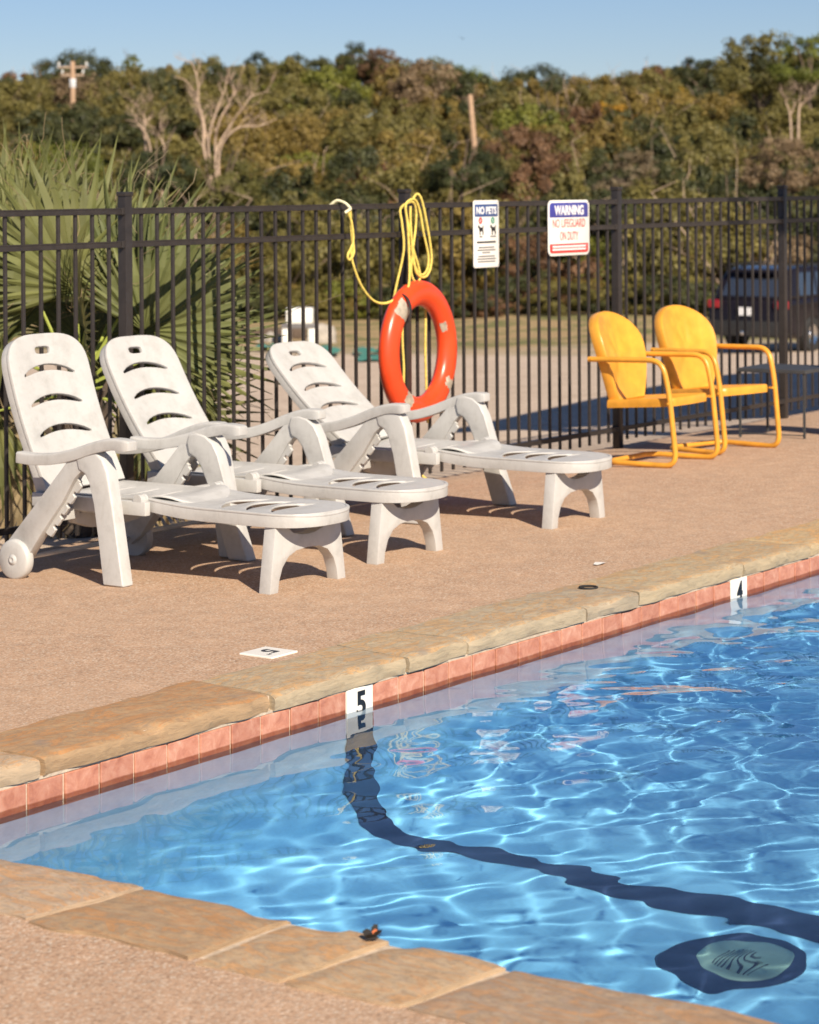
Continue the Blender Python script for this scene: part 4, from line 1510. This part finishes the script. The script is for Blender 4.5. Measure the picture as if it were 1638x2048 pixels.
make_palm('fan_palm', 'green fan palm with splayed spiky fronds behind the fence at left', -1.80, 13.2, 0.58, 0.11, [
    (20, 60, 70, 1.05, 0), (5, 42, 82, 0.95, 0), (18, 24, 62, 0.98, 0), (40, 2, 95, 0.9, 0), (165, 64, -70, 1.05, 0), (175, 28, -60, 1.0, 0), (95, 82, 20, 1.1, 0), (60, 50, 60, 1.05, 0),
    (-80, 58, 95, 0.8, 0), (90, 30, 20, 1.0, 0), (10, -20, 80, 0.85, 0), (190, -14, -90, 0.9, 0), (60, -25, 80, 0.85, 1), (20, -58, 70, 0.85, 1), (170, -56, -80, 0.85, 1)])
make_palm('fan_palm', 'tall upright fan palm fronds at the left edge of the picture behind the fence', -2.42, 14.2, 0.60, 0.10, [
    (90, 86, 10, 1.15, 0), (30, 74, 60, 1.15, 0), (150, 76, -50, 1.1, 0), (-40, 64, 90, 1.0, 0), (10, 46, 70, 1.0, 0), (190, 44, -70, 1.0, 0), (0, 14, 80, 0.95, 0),
    (200, 6, -70, 1, 0), (-30, -50, 60, 0.8, 1)])


# ---------------------------------------------------------------- trees and thicket on the slope
def leaf_cloud(seed, rx, ry, rz, clumps, per, size, low=-0.5, spread=0.34, zfloor=-0.9):
    """leaf-sized quads gathered in clumps through an uneven crown; returns verts (n*4,3)"""
    rg = np.random.default_rng(seed)
    u = rg.normal(size=(clumps, 3))
    u /= np.linalg.norm(u, axis=1)[:, None]
    u[:, 2] = np.maximum(u[:, 2], low + 0.3 * rg.random(clumps))
    rad = 0.50 + 0.50 * rg.random(clumps) ** 0.5
    c = u * rad[:, None] * np.array([rx, ry, rz])
    cr = spread * rg.uniform(0.55, 1.25, clumps) * (rx + ry + rz) / 3
    n = clumps * per
    d_ = rg.normal(size=(n, 3))
    d_ /= np.linalg.norm(d_, axis=1)[:, None]
    rr = rg.random(n) ** 0.45
    p = np.repeat(c, per, 0) + d_ * (rr * np.repeat(cr, per))[:, None] * np.array([1, 1, 0.75])
    nrm = d_ * 0.7 + u.repeat(per, 0) * 0.5 + rg.normal(size=(n, 3)) * 0.5 + np.array([0, 0, 0.3])
    nrm /= np.linalg.norm(nrm, axis=1)[:, None]
    t = np.cross(nrm, rg.normal(size=(n, 3)))
    t /= np.linalg.norm(t, axis=1)[:, None]
    b = np.cross(nrm, t)
    s = size * rg.uniform(0.6, 1.4, n)[:, None]
    return np.stack([p - t * s, p - b * s * 0.55, p + t * s, p + b * s * 0.55], 1).reshape(-1, 3)


def quads(nv):
    return np.arange(nv).reshape(-1, 4)


def trunk_mb(h, r_, seed, lean=0.1, forks=5, crown_r=1.5):
    rg = random.Random(seed)
    m = MB()
    top = Vector((rg.uniform(-lean, lean) * h, rg.uniform(-lean, lean) * h, h))
    mid = top * 0.5 + Vector((rg.uniform(-.1, .1), rg.uniform(-.1, .1), 0)) * h * 0.4
    m.tube(smooth_path([(0, 0, -0.3), mid, top], 4), [r_ * (1.2 - 0.6 * k / 8) for k in range(9)], 8)
    for k in range(forks):
        a = k * 6.28 / forks + rg.uniform(-.5, .5)
        e = top + Vector((math.cos(a) * crown_r * rg.uniform(.5, .9), math.sin(a) * crown_r * rg.uniform(.5, .9), crown_r * rg.uniform(0.1, 0.9)))
        s0 = mid.lerp(top, rg.uniform(0.5, 1.0))
        m.tube(smooth_path([s0, s0.lerp(e, 0.5) + Vector((0, 0, 0.15 * crown_r)), e], 3), [r_ * 0.5 * (1 - 0.75 * q / 6) for q in range(7)], 6)
    return m


# crown shapes shared between trees (unit-ish size: about 2.2 m radius)
CROWN = {}
def crown_mesh(kind, mat_):
    key = (kind, mat_.name)
    if key not in CROWN:
        p = {'round': (1, 2.1, 2.1, 1.6, 54, 190, 0.070, -0.4, 0.26), 'wide': (2, 2.6, 2.5, 1.35, 64, 170, 0.070, -0.3, 0.25), 'tall': (3, 1.6, 1.6, 2.2, 52, 180, 0.068, -0.6, 0.25),
             'open': (4, 2.3, 2.3, 1.9, 84, 100, 0.070, -0.5, 0.19), 'low': (5, 2.4, 2.2, 1.2, 56, 190, 0.070, -0.7, 0.26)}[kind]
        v = leaf_cloud(*p)
        CROWN[key] = big_mesh('crown', v, quads(len(v)), mat_)
    return CROWN[key]


TRUNKS = [trunk_mb(2.0, 0.13, k).mesh('trunk', BARK, smooth=60) for k in range(4)]


def tree(name, label, px, topy, D, width, kind, mat_, cat='tree', group='trees on the slope beyond the lot', sz=1.0, gz=None):
    """px/topy: where the crown stands in the view direction (only its bearing and height), D metres ahead"""
    X = (px - 819) / 4875 * D
    ztop = 1.68 + (369 - topy) / 4875 * D
    base = at(X, D)
    h = ztop - base.z
    k = width / 4.2
    rz = {'round': 1.6, 'wide': 1.35, 'tall': 2.2, 'open': 1.9, 'low': 1.2}[kind] * k * sz * 1.2
    t = thing(name, label, cat, base, random.uniform(0, 6.28), group)
    th_ = max(h - rz * 1.55, 0.3)
    o = link('trunk', TRUNKS[random.randrange(4)], t)
    o.scale = (k * 1.1, k * 1.1, th_ / 2.0)
    c = link('crown', crown_mesh(kind, mat_), t, (0, 0, h - rz * 1.02))
    c.scale = (k, k, k * sz)
    return t


TREES = [
    ('oak_tree', 'dark bushy oak on the skyline behind the utility pole with crossarms', 150, 92, 140, 4.4, 'wide', L_DARK),
    ('scrub_tree', 'golden olive scrub tree on the ridge at the far left edge', 18, 135, 135, 4.0, 'round', L_GOLD),
    ('small_tree', 'small bright green treetop standing above the ridge right of the utility pole', 265, 98, 150, 1.6, 'tall', L_GREEN),
    ('scrub_tree', 'wide golden olive tree on the ridge below the small bright green treetop', 275, 125, 138, 4.6, 'wide', L_GOLD),
    ('scrub_tree', 'olive tree on the ridge directly above the large bare dead tree', 418, 96, 142, 3.8, 'round', L_OLIVE),
    ('oak_tree', 'narrow dark oak on the skyline between two lighter olive trees', 520, 90, 145, 2.6, 'tall', L_DARK),
    ('oak_tree', 'broad dark green oak on the skyline left of the tallest middle tree', 622, 92, 140, 3.8, 'round', L_DARK),
    ('tall_tree', 'tallest tree in the middle of the skyline, dark with a brown side', 712, 70, 138, 2.9, 'tall', L_DARK),
    ('brown_tree', 'thin brown-leaved tree leaning right of the tallest middle tree', 768, 86, 136, 2.6, 'open', L_RUST),
    ('scrub_tree', 'rounded olive-brown tree on the ridge above the broken wooden pole', 850, 112, 135, 4.2, 'wide', L_OLIVE),
    ('scrub_tree', 'green sloping tree on the ridge right above the broken wooden pole top', 925, 128, 138, 3.6, 'wide', L_GREEN),
    ('oak_tree', 'flat-topped dark oak on the ridge where the skyline dips', 1068, 126, 140, 4.0, 'wide', L_DARK),
    ('scrub_tree', 'low golden tree in the dip of the skyline', 1165, 150, 145, 3.6, 'low', L_GOLD),
    ('scrub_tree', 'domed olive tree on the ridge just right of the skyline dip', 1285, 122, 138, 4.6, 'round', L_OLIVE),
    ('yellow_tree', 'tree with yellow-orange autumn leaves below the right ridge', 1340, 168, 128, 2.6, 'round', L_YEL),
    ('yellow_tree', 'small yellowing tree in the middle of the right slope', 1225, 196, 122, 2.4, 'round', L_YEL),
    ('oak_tree', 'dark oak on the ridge left of the tall airy tree', 1405, 104, 134, 3.2, 'round', L_DARK),
    ('tall_tree', 'tall airy tree at the top right with sky showing through its crown', 1530, 50, 118, 4.6, 'open', L_OLIVE),
    ('tall_tree', 'airy olive tree at the right edge next to the tallest airy crown', 1625, 60, 116, 3.6, 'open', L_GREEN),
    ('rust_bush', 'large rusty brown bush right of the broken wooden pole', 1050, 232, 92, 3.4, 'round', L_RUST, 'bush'),
    ('tan_bush', 'pale tan twiggy bush above the fence right of the warning sign', 1262, 290, 84, 2.4, 'open', L_TAN, 'bush'),
    ('tan_bush', 'grey-tan leafless bush above the fence at the right edge', 1575, 262, 86, 2.9, 'open', L_TAN, 'bush'),
    ('green_bush', 'bright yellow-green bush behind the palm fronds at left', 130, 272, 88, 3.2, 'low', L_GREEN, 'bush'),
    ('scrub_bush', 'olive bush hiding the foot of the large bare dead tree', 440, 306, 80, 3.0, 'low', L_OLIVE, 'bush'),
    ('scrub_bush', 'dark low bush hiding the foot of the small bare dead tree', 315, 292, 79, 2.6, 'low', L_DARK, 'bush'),
    ('scrub_bush', 'dark green bush at the foot of the leaning pole stub', 930, 292, 82, 2.8, 'low', L_DARK, 'bush'),
    ('oak_tree', 'rounded dark oak in the middle of the left slope beside the bare dead tree', 225, 205, 106, 3.0, 'round', L_DARK),
    ('oak_tree', 'dark oak halfway up the slope left of the large bare dead trunk', 372, 190, 112, 2.8, 'round', L_DARK),
    ('oak_tree', 'dark oak on the right slope beneath the yellow autumn tree', 1352, 250, 100, 2.8, 'round', L_DARK),
]
for a in TREES:
    tree(*a[:8], cat=(a[8] if len(a) > 8 else 'tree'))

# the rest of the wood on the slope: one mass nobody could count
rg = np.random.default_rng(21)
mats = [L_OLIVE, L_GOLD, L_DARK, L_GREEN, L_RUST, L_TAN]
protos = [leaf_cloud(300 + k, 2.0, 2.0, 1.35, 46, 160, 0.074, -0.8, 0.26) for k in range(5)]
AV, AM = [], []
trunks_mb = MB()


def crest(px):   # skyline height in the view, as an angle (metres up per 4875 m ahead)
    return np.interp(px, [-200, 0, 60, 230, 300, 480, 570, 660, 800, 900, 1000, 1130, 1210, 1290, 1400, 1500, 1640, 1900], [140, 148, 132, 138, 132, 122, 120, 112, 110, 134, 160, 168, 160, 138, 125, 110, 105, 100])


for D0 in (69, 73, 77, 82, 87, 92, 98, 104, 110, 117, 124, 131, 138, 146):
    half = 0.205 * D0
    xp = -half
    while xp < half:
        X_ = xp + rg.uniform(-0.5, 0.5)
        D_ = D0 + rg.uniform(-2.5, 2.5)
        px_ = 819 + X_ / D_ * 4875
        wdt = rg.uniform(2.4, 4.2) * (0.85 + D0 / 400)
        g = at(X_, D_)
        hgt = rg.uniform(2.3, 3.9) * (0.9 if D0 < 80 else 1.0)
        top_lim = 1.68 + (369 - crest(px_) + rg.uniform(-14, 6)) / 4875 * D_
        if D0 > 128: hgt = max(hgt, top_lim - g.z)
        hgt = min(hgt, top_lim - g.z)
        if hgt > 0.8:
            k = wdt / 4.0
            kz = min(1.5, max(0.6, hgt / (2 * 1.35 * 1.1)))
            a = rg.uniform(0, 6.28)
            p = protos[rg.integers(5)]
            ca, sa = math.cos(a), math.sin(a)
            q = np.stack([(p[:, 0] * ca - p[:, 1] * sa) * k, (p[:, 0] * sa + p[:, 1] * ca) * k, p[:, 2] * kz], -1)
            zc = hgt - 1.35 * 1.05 * kz
            AV.append(q + np.array([g.x, g.y, g.z + zc]))
            pr_ = [0.40, 0.24, 0.19, 0.07, 0.07, 0.03] if D0 > 90 else [0.36, 0.10, 0.32, 0.08, 0.10, 0.04]
            AM.append(np.full(len(p) // 4, rg.choice(6, p=pr_)))
        xp += wdt * rg.uniform(0.55, 0.8)
# understory fringe along the foot of the slope
for k in range(60):
    X_ = -15 + 30 * (k + rg.random()) / 60
    D_ = 66.5 + rg.uniform(-1.5, 2.0)
    g = at(X_, D_)
    p = protos[rg.integers(5)]
    s_ = rg.uniform(0.22, 0.42)
    AV.append(p * np.array([s_ * 1.4, s_ * 1.4, s_]) + np.array([g.x, g.y, g.z + 1.2 * s_]))
    AM.append(np.full(len(p) // 4, rg.choice(6, p=[0.3, 0.12, 0.26, 0.2, 0.1, 0.02])))
def stick(p, q, r0, r1, k=5):
    p, q = np.array(p), np.array(q)
    d_ = (q - p) / np.linalg.norm(q - p)
    a_ = np.cross(d_, [0.3, 0.5, 0.8]); a_ /= np.linalg.norm(a_)
    b_ = np.cross(d_, a_)
    an = np.arange(k) * 2 * np.pi / k
    c0 = p + r0 * (np.cos(an)[:, None] * a_ + np.sin(an)[:, None] * b_)
    c1 = q + r1 * (np.cos(an)[:, None] * a_ + np.sin(an)[:, None] * b_)
    return np.stack([c0, np.roll(c0, -1, 0), np.roll(c1, -1, 0), c1], 1).reshape(-1, 3)


for k in range(260):
    D_ = rg.uniform(67, 150)
    X_ = rg.uniform(-0.19, 0.19) * D_
    g = at(X_, D_)
    h_ = rg.uniform(1.4, 3.4)
    p = np.array([g.x, g.y, g.z])
    for b_ in range(rg.integers(2, 6)):
        lean = rg.normal(size=2) * 0.4
        q = p + np.array([lean[0] * h_, lean[1] * h_, h_ * rg.uniform(0.6, 1.15)])
        m_ = p + (q - p) * 0.5 + np.append(rg.normal(size=2) * 0.12, 0)
        r_ = rg.uniform(0.015, 0.034)
        e = q + np.append(rg.normal(size=2) * 0.5, rg.uniform(0.2, 0.7))
        for sv in (stick(p, m_, r_, r_ * 0.8), stick(m_, q, r_ * 0.8, r_ * 0.5), stick(q, e, r_ * 0.5, r_ * 0.15)):
            AV.append(sv)
            AM.append(np.full(len(sv) // 4, 6 if k % 3 else 7))
mats += [DEADWOOD, BARK]
AV = np.concatenate(AV)
AM = np.concatenate(AM)
wood = link('woods', big_mesh('woods', AV, quads(len(AV)), mats, AM))
tag(wood, 'olive and brown scrub wood covering the slope beyond the lot', 'wood', kind='stuff')


# bare dead trees
def bare_tree(name, label, X, D, z0, stems, mat_, rad, seed, depth=3):
    rg = random.Random(seed)
    base = at(X, D)
    t = thing(name, label, 'dead tree', base, 0)
    right, up = RGT, Vector((0, 0, 1))
    for st_ in stems:     # each stem: list of (metres right, metres up) from the base, above z0
        m = MB()
        pts = [right * a + up * (b + z0) + FWD * rg.uniform(-.3, .3) for (a, b) in st_]
        pts = smooth_path(pts, 4)
        n = len(pts)
        m.tube(pts, [rad * (1 - 0.8 * i / (n - 1)) for i in range(n)], 7)
        def grow(p, dv, L, r_, lev):
            q = [p]
            for k in range(4):
                dv = (dv + Vector((rg.uniform(-.3, .3), rg.uniform(-.3, .3), rg.uniform(-.12, .3)))).normalized()
                q.append(q[-1] + dv * L / 4)
            m.tube(q, [r_ * (1 - 0.75 * i / 4) for i in range(5)], 5)
            if lev:
                for k in range(3):
                    grow(q[rg.randrange(1, 5)], (dv + Vector((rg.uniform(-.9, .9), rg.uniform(-.9, .9), rg.uniform(-.3, .7)))).normalized(), L * 0.6, r_ * 0.5, lev - 1)
        for k in range(7):
            i = rg.randrange(n // 3, n - 1)
            dv = (pts[i + 1] - pts[i]).normalized()
            grow(pts[i], (dv + right * rg.choice((-1, 1)) * rg.uniform(.4, .9) + FWD * rg.uniform(-.5, .5)).normalized(), rg.uniform(0.4, 0.9), rad * 0.33, depth - 1)
        m.build('stem', mat_, t, smooth=60)
    return t


k95 = 88 / 4875.0
def S_(pts, ox, oy): return [((x - ox) * k95, (oy - y) * k95) for (x, y) in pts]
D_b = 88
gb = at((430 - 819) / 4875 * D_b, D_b).z
zoff = 1.68 + (369 - 320) / 4875 * D_b - gb
bare_tree('dead_tree', 'large bare pale dead tree with spreading branches on the left slope', (430 - 819) / 4875 * D_b, D_b, zoff, [
    S_([(430, 400), (410, 300), (408, 250), (400, 210), (398, 160), (385, 122), (370, 120)], 430, 320), S_([(430, 400), (412, 260), (395, 200), (375, 160), (350, 150)], 430, 320),
    S_([(435, 400), (418, 290), (435, 220), (450, 180), (455, 150)], 430, 320), S_([(440, 400), (432, 310), (460, 250), (490, 210), (505, 190), (540, 180)], 430, 320),
    S_([(440, 400), (440, 300), (475, 255), (520, 250), (555, 235)], 430, 320), S_([(436, 400), (430, 290), (440, 240), (465, 190), (468, 165)], 430, 320)], DEADWOOD, 0.054, 4)
gb = at((310 - 819) / 4875 * 86, 86).z
bare_tree('dead_tree', 'small bare dead tree with two forked stems left of the large dead tree', (310 - 819) / 4875 * 86, 86, 1.68 + (369 - 300) / 4875 * 86 - gb, [
    S_([(315, 400), (300, 285), (287, 255), (270, 240), (255, 238)], 310, 300), S_([(322, 400), (328, 300), (318, 270), (312, 250)], 310, 300), S_([(300, 380), (290, 270), (288, 230), (280, 210)], 310, 300)], DEADWOOD, 0.048, 9)
gb = at((1590 - 819) / 4875 * 104, 104).z
bare_tree('dead_tree', 'pale forked dead trunk among the trees at the upper right', (1590 - 819) / 4875 * 104, 104, 1.68 + (369 - 235) / 4875 * 104 - gb, [
    S_([(1582, 320), (1580, 235), (1570, 205), (1566, 190)], 1590, 235), S_([(1596, 320), (1600, 220), (1612, 205), (1625, 180)], 1590, 235)], DEADWOOD, 0.06, 12)

# utility pole and broken pole
pb = at((147 - 819) / 4875 * 128, 128)
pole = thing('utility_pole', 'pale utility pole with crossarms rising above the trees at upper left', 'utility pole', pb)
hz = 1.68 + (369 - 118) / 4875 * 128 - pb.z
MB().tube([(0, 0, -0.3), (0, 0, hz)], [0.17, 0.12], 10).build('pole', POLEWOOD, pole)
for dz, L_ in ((-0.30, 1.6), (-0.72, 1.2)):
    c = MB()
    c.box((0, 0, hz + dz), (0.10, L_ * 1.0, 0.085), Matrix((RGT.cross(Vector((0, 0, 1))), RGT, Vector((0, 0, 1)))).transposed())
    arm = c.build('crossarm', DEADWOOD, pole)
    for s in (-0.45, 0.45):
        p = RGT * (s * L_)
        MB().lathe([(0.0, 0.22), (0.05, 0.2), (0.06, 0.1), (0.04, 0.05), (0.02, 0.0)], 8, 'z', (p.x, p.y, hz + dz + 0.06)).build('insulator', SIGN_WHITE, arm)
MB().box((0.0, -0.0, hz - 1.15), (0.26, 0.26, 0.50)).build('transformer', PLATE, pole, bevel=0.05)
pb = at((957 - 819) / 4875 * 99, 99)
hz = 1.68 + (369 - 190) / 4875 * 99 - pb.z
bp = MB().tube([(0, 0, -0.3), (-0.12 * RGT.x, -0.12 * RGT.y, hz * 0.5), (-0.32 * RGT.x, -0.32 * RGT.y, hz)], [0.135, 0.12, 0.10], 10).build('broken_pole', POLEWOOD, loc=pb)
tag(bp, 'leaning bare wooden pole stub without arms in front of the rusty bush', 'pole')

# ---------------------------------------------------------------- things on the lot
# parked car: local x right, y forward, z up, rear bumper at y=0
cD = 48.5
cp = at((1492 - 819) / 4875 * cD, cD)
hd = (RGT * math.sin(R(38)) + FWD * math.cos(R(38)))
car = thing('parked_suv', 'black SUV seen from behind, parked on the lot at right beyond the fence', 'car', cp, math.atan2(-hd.x, hd.y))
side_lo = [(0.02, 0.42), (0.0, 0.62), (0.06, 0.98), (0.10, 1.08), (1.2, 1.10), (3.2, 1.08), (3.5, 1.04), (4.45, 0.92), (4.68, 0.72), (4.70, 0.40), (4.35, 0.28)]
side_lo += [(4.20, 0.30), (4.16, 0.50), (4.02, 0.66), (3.80, 0.72), (3.58, 0.66), (3.44, 0.50), (3.40, 0.28), (1.42, 0.28), (1.38, 0.50), (1.24, 0.66), (1.02, 0.72), (0.80, 0.66), (0.66, 0.50), (0.62, 0.30), (0.40, 0.30)]
MB().prism(side_lo, 'x', -0.93, 0.93).build('body', CAR_BLACK, car, bevel=0.10, seg=4)
gh = [(0.10, 1.07), (0.34, 1.50), (0.50, 1.66), (0.9, 1.72), (2.2, 1.71), (2.55, 1.64), (3.35, 1.09)]
g_ = MB().prism(gh, 'x', -0.86, 0.86)
g_.v = [(x * (1 - 0.16 * max(0, (z - 1.08) / 0.65)), y, z) for (x, y, z) in g_.v]
cab = g_.build('cabin', CAR_BLACK, car, bevel=0.09, seg=4)
rw = [(-0.66, 1.14), (0.66, 1.14), (0.60, 1.50), (-0.60, 1.50)]
MB().add([(x, 0.10 + (z - 1.07) * 0.56 - 0.012, z) for (x, z) in rw] + [(x, 0.10 + (z - 1.07) * 0.56 + 0.03, z) for (x, z) in rw],
         [(0, 1, 2, 3), (7, 6, 5, 4), (0, 4, 5, 1), (1, 5, 6, 2), (2, 6, 7, 3), (3, 7, 4, 0)]).build('rear_window', CAR_GLASS, cab)
for s in (-1, 1):
    for (y0, y1) in ((0.62, 1.30), (1.36, 2.12), (2.18, 2.85)):
        ztop = lambda y: 1.60 if y < 2.3 else 1.60 - (y - 2.3) * 0.62
        q = [(y0, 1.15), (y1, 1.15), (y1, ztop(y1)), (y0 + 0.05, ztop(y0))]
        V = [(s * (0.868 * (1 - 0.16 * (z - 1.08) / 0.65)), y, z) for (y, z) in q] + [(s * (0.83 * (1 - 0.16 * (z - 1.08) / 0.65)), y, z) for (y, z) in q]
        MB().add(V, [(0, 1, 2, 3), (7, 6, 5, 4), (0, 4, 5, 1), (1, 5, 6, 2), (2, 6, 7, 3), (3, 7, 4, 0)]).build('side_window', CAR_GLASS, cab)
    MB().box((s * 0.76, 0.045, 0.98), (0.30, 0.10, 0.16)).build('tail_lamp', CAR_RED, car, bevel=0.02)
    MB().box((s * 0.62, -0.005, 0.60), (0.34, 0.04, 0.055)).build('reflector', CAR_RED, car, bevel=0.01, seg=1)
    MB().tube([(s * 0.66, 0.45, 1.745), (s * 0.66, 2.1, 1.755)], 0.02, 6).build('roof_rail', CAR_TRIM, cab)
    MB().box((s * 1.0, 3.05, 1.12), (0.16, 0.10, 0.13)).build('mirror', CAR_BLACK, car, bevel=0.03)
    for y in (1.02, 3.80):
        wh = link('wheel', None, car, (s * 0.82, y, 0.36))
        MB().lathe([(0.20, -0.11), (0.33, -0.11), (0.36, -0.08), (0.36, 0.08), (0.33, 0.11), (0.20, 0.11)], 28, 'x').build('tyre', RUBBER, wh)
        MB().lathe([(0.0, s * 0.085), (0.06, s * 0.09), (0.08, s * 0.07), (0.20, s * 0.10), (0.235, s * 0.11), (0.235, -s * 0.1)], 28, 'x').build('rim', CHROME, wh)
MB().box((0, -0.01, 0.50), (1.80, 0.14, 0.30)).build('bumper', CAR_TRIM, car, bevel=0.04)
MB().box((-0.08, 0.012, 0.84), (0.32, 0.03, 0.16)).build('licence_plate', PLATE, car)
MB().box((-0.02, -0.10, 0.42), (0.08, 0.12, 0.08)).build('tow_hitch', CHROME, car, bevel=0.01)
MB().box((0, 0.30, 1.66), (1.15, 0.22, 0.03)).build('spoiler', CAR_BLACK, cab, bevel=0.01)

# white machine, rocks, old tie, teal tarp scraps
D_ = 56.0
p = at((598 - 819) / 4875 * D_, D_)
wb = thing('white_tank_cart', 'white boxy tank on legs at the far edge of the lot', 'tank', p, math.atan2(FWD.y, FWD.x))
MB().box((0, 0, 0.66), (0.5, 0.62, 0.36)).build('tank', SIGN_WHITE, wb, bevel=0.04)
MB().box((0, 0.02, 0.42), (0.5, 0.8, 0.10)).build('tray', SIGN_GREY, wb, bevel=0.02)
for x in (-0.18, 0.18):
    for y in (-0.30, 0.30):
        MB().box((x, y, 0.19), (0.12, 0.20, 0.40)).build('leg', SIGN_WHITE, wb, bevel=0.01)


def rock(name, label, X, D, size, seed, mat_=ROCK):
    rg = np.random.default_rng(seed)
    bm = bmesh.new()
    bmesh.ops.create_icosphere(bm, subdivisions=3, radius=1)
    for v in bm.verts:
        n_ = v.co.normalized()
        k = 1 + 0.18 * math.sin(n_.x * 4 + seed) * math.cos(n_.y * 5) + 0.12 * math.sin(n_.z * 7 + n_.x * 6)
        v.co = Vector((n_.x * size[0] * k, n_.y * size[1] * k, max(n_.z, -0.3) * size[2] * k))
    me = bpy.data.meshes.new(name)
    bm.to_mesh(me); bm.free()
    me.materials.append(mat_)
    me.shade_smooth()
    o = link(name, me, None, at(X, D))
    return tag(o, label, 'rock')


rock('rock', 'grey boulder right of the white tank at the lot edge', (640 - 819) / 4875 * 57, 57, (0.35, 0.35, 0.42), 3)
rock('rock', 'low grey stone left of the white tank by the dark timber', (538 - 819) / 4875 * 57, 57, (0.3, 0.3, 0.2), 8)
tie = MB().box((0, 0, 0.12), (0.26, 1.6, 0.24)).build('timber', DARKWOOD, loc=at((545 - 819) / 4875 * 58.5, 58.5), rot=(0, 0, math.atan2(FWD.y, FWD.x) + 0.2), bevel=0.02)
tag(tie, 'dark old timber lying on the ground left of the white tank', 'timber')
for i, (px_, D_, L_, lab) in enumerate([(540, 52.5, 0.9, 'teal tarp scrap on the dirt nearest the palm'), (612, 52.0, 1.2, 'teal tarp scrap on the dirt just below the white tank'),
                                        (648, 50.0, 0.8, 'teal tarp scrap behind the third lounger, right of the tank'), (735, 50.5, 0.8, 'teal tarp scrap left of the life ring, upper of two'), (742, 47.5, 0.7, 'teal tarp scrap left of the life ring, lower of two')]):
    rg_ = random.Random(i)
    V, F = [], []
    n = 7
    for a in range(n + 1):
        for b in range(4):
            q = RGT * ((a / n - 0.5) * L_ * 0.75 + rg_.uniform(-.03, .03)) + FWD * ((b / 3 - 0.5) * 1.5 + rg_.uniform(-.2, .2))
            V.append((q.x, q.y, 0.05 + rg_.uniform(0, 0.08)))
    for a in range(n):
        for b in range(3):
            q = a * 4 + b
            F.append((q, q + 4, q + 5, q + 1))
    o = MB().add(V, F).build('tarp_scrap', TEAL, loc=at((px_ - 819) / 4875 * D_, D_))
    tag(o, lab, 'tarp', group='teal tarp scraps on the dirt')

# a bird far off in the sky
bd = thing('bird', 'tiny dark bird flying in the sky right of centre', 'bird', at((928 - 819) / 4875 * 60, 60, 1.68 + (369 - 78) / 4875 * 60), R(40))
MB().tube([(-0.07, 0, 0), (-0.03, 0, 0), (0.02, 0, 0.004), (0.05, 0, 0.006), (0.065, 0, 0.004)], [0.004, 0.014, 0.017, 0.012, 0.003], 8).build('body', INK, bd)
for s in (-1, 1):
    MB().add([(0.03, s * 0.01, 0.005), (-0.015, s * 0.01, 0.005), (-0.03, s * 0.08, 0.05), (0.01, s * 0.09, 0.055), (0.0, s * 0.12, 0.045)], [(0, 1, 2, 3), (3, 2, 4)]).build('wing', INK, bd)
MB().add([(-0.06, -0.008, 0), (-0.06, 0.008, 0), (-0.10, 0.018, 0), (-0.10, -0.018, 0)], [(0, 1, 2, 3)]).build('tail', INK, bd)
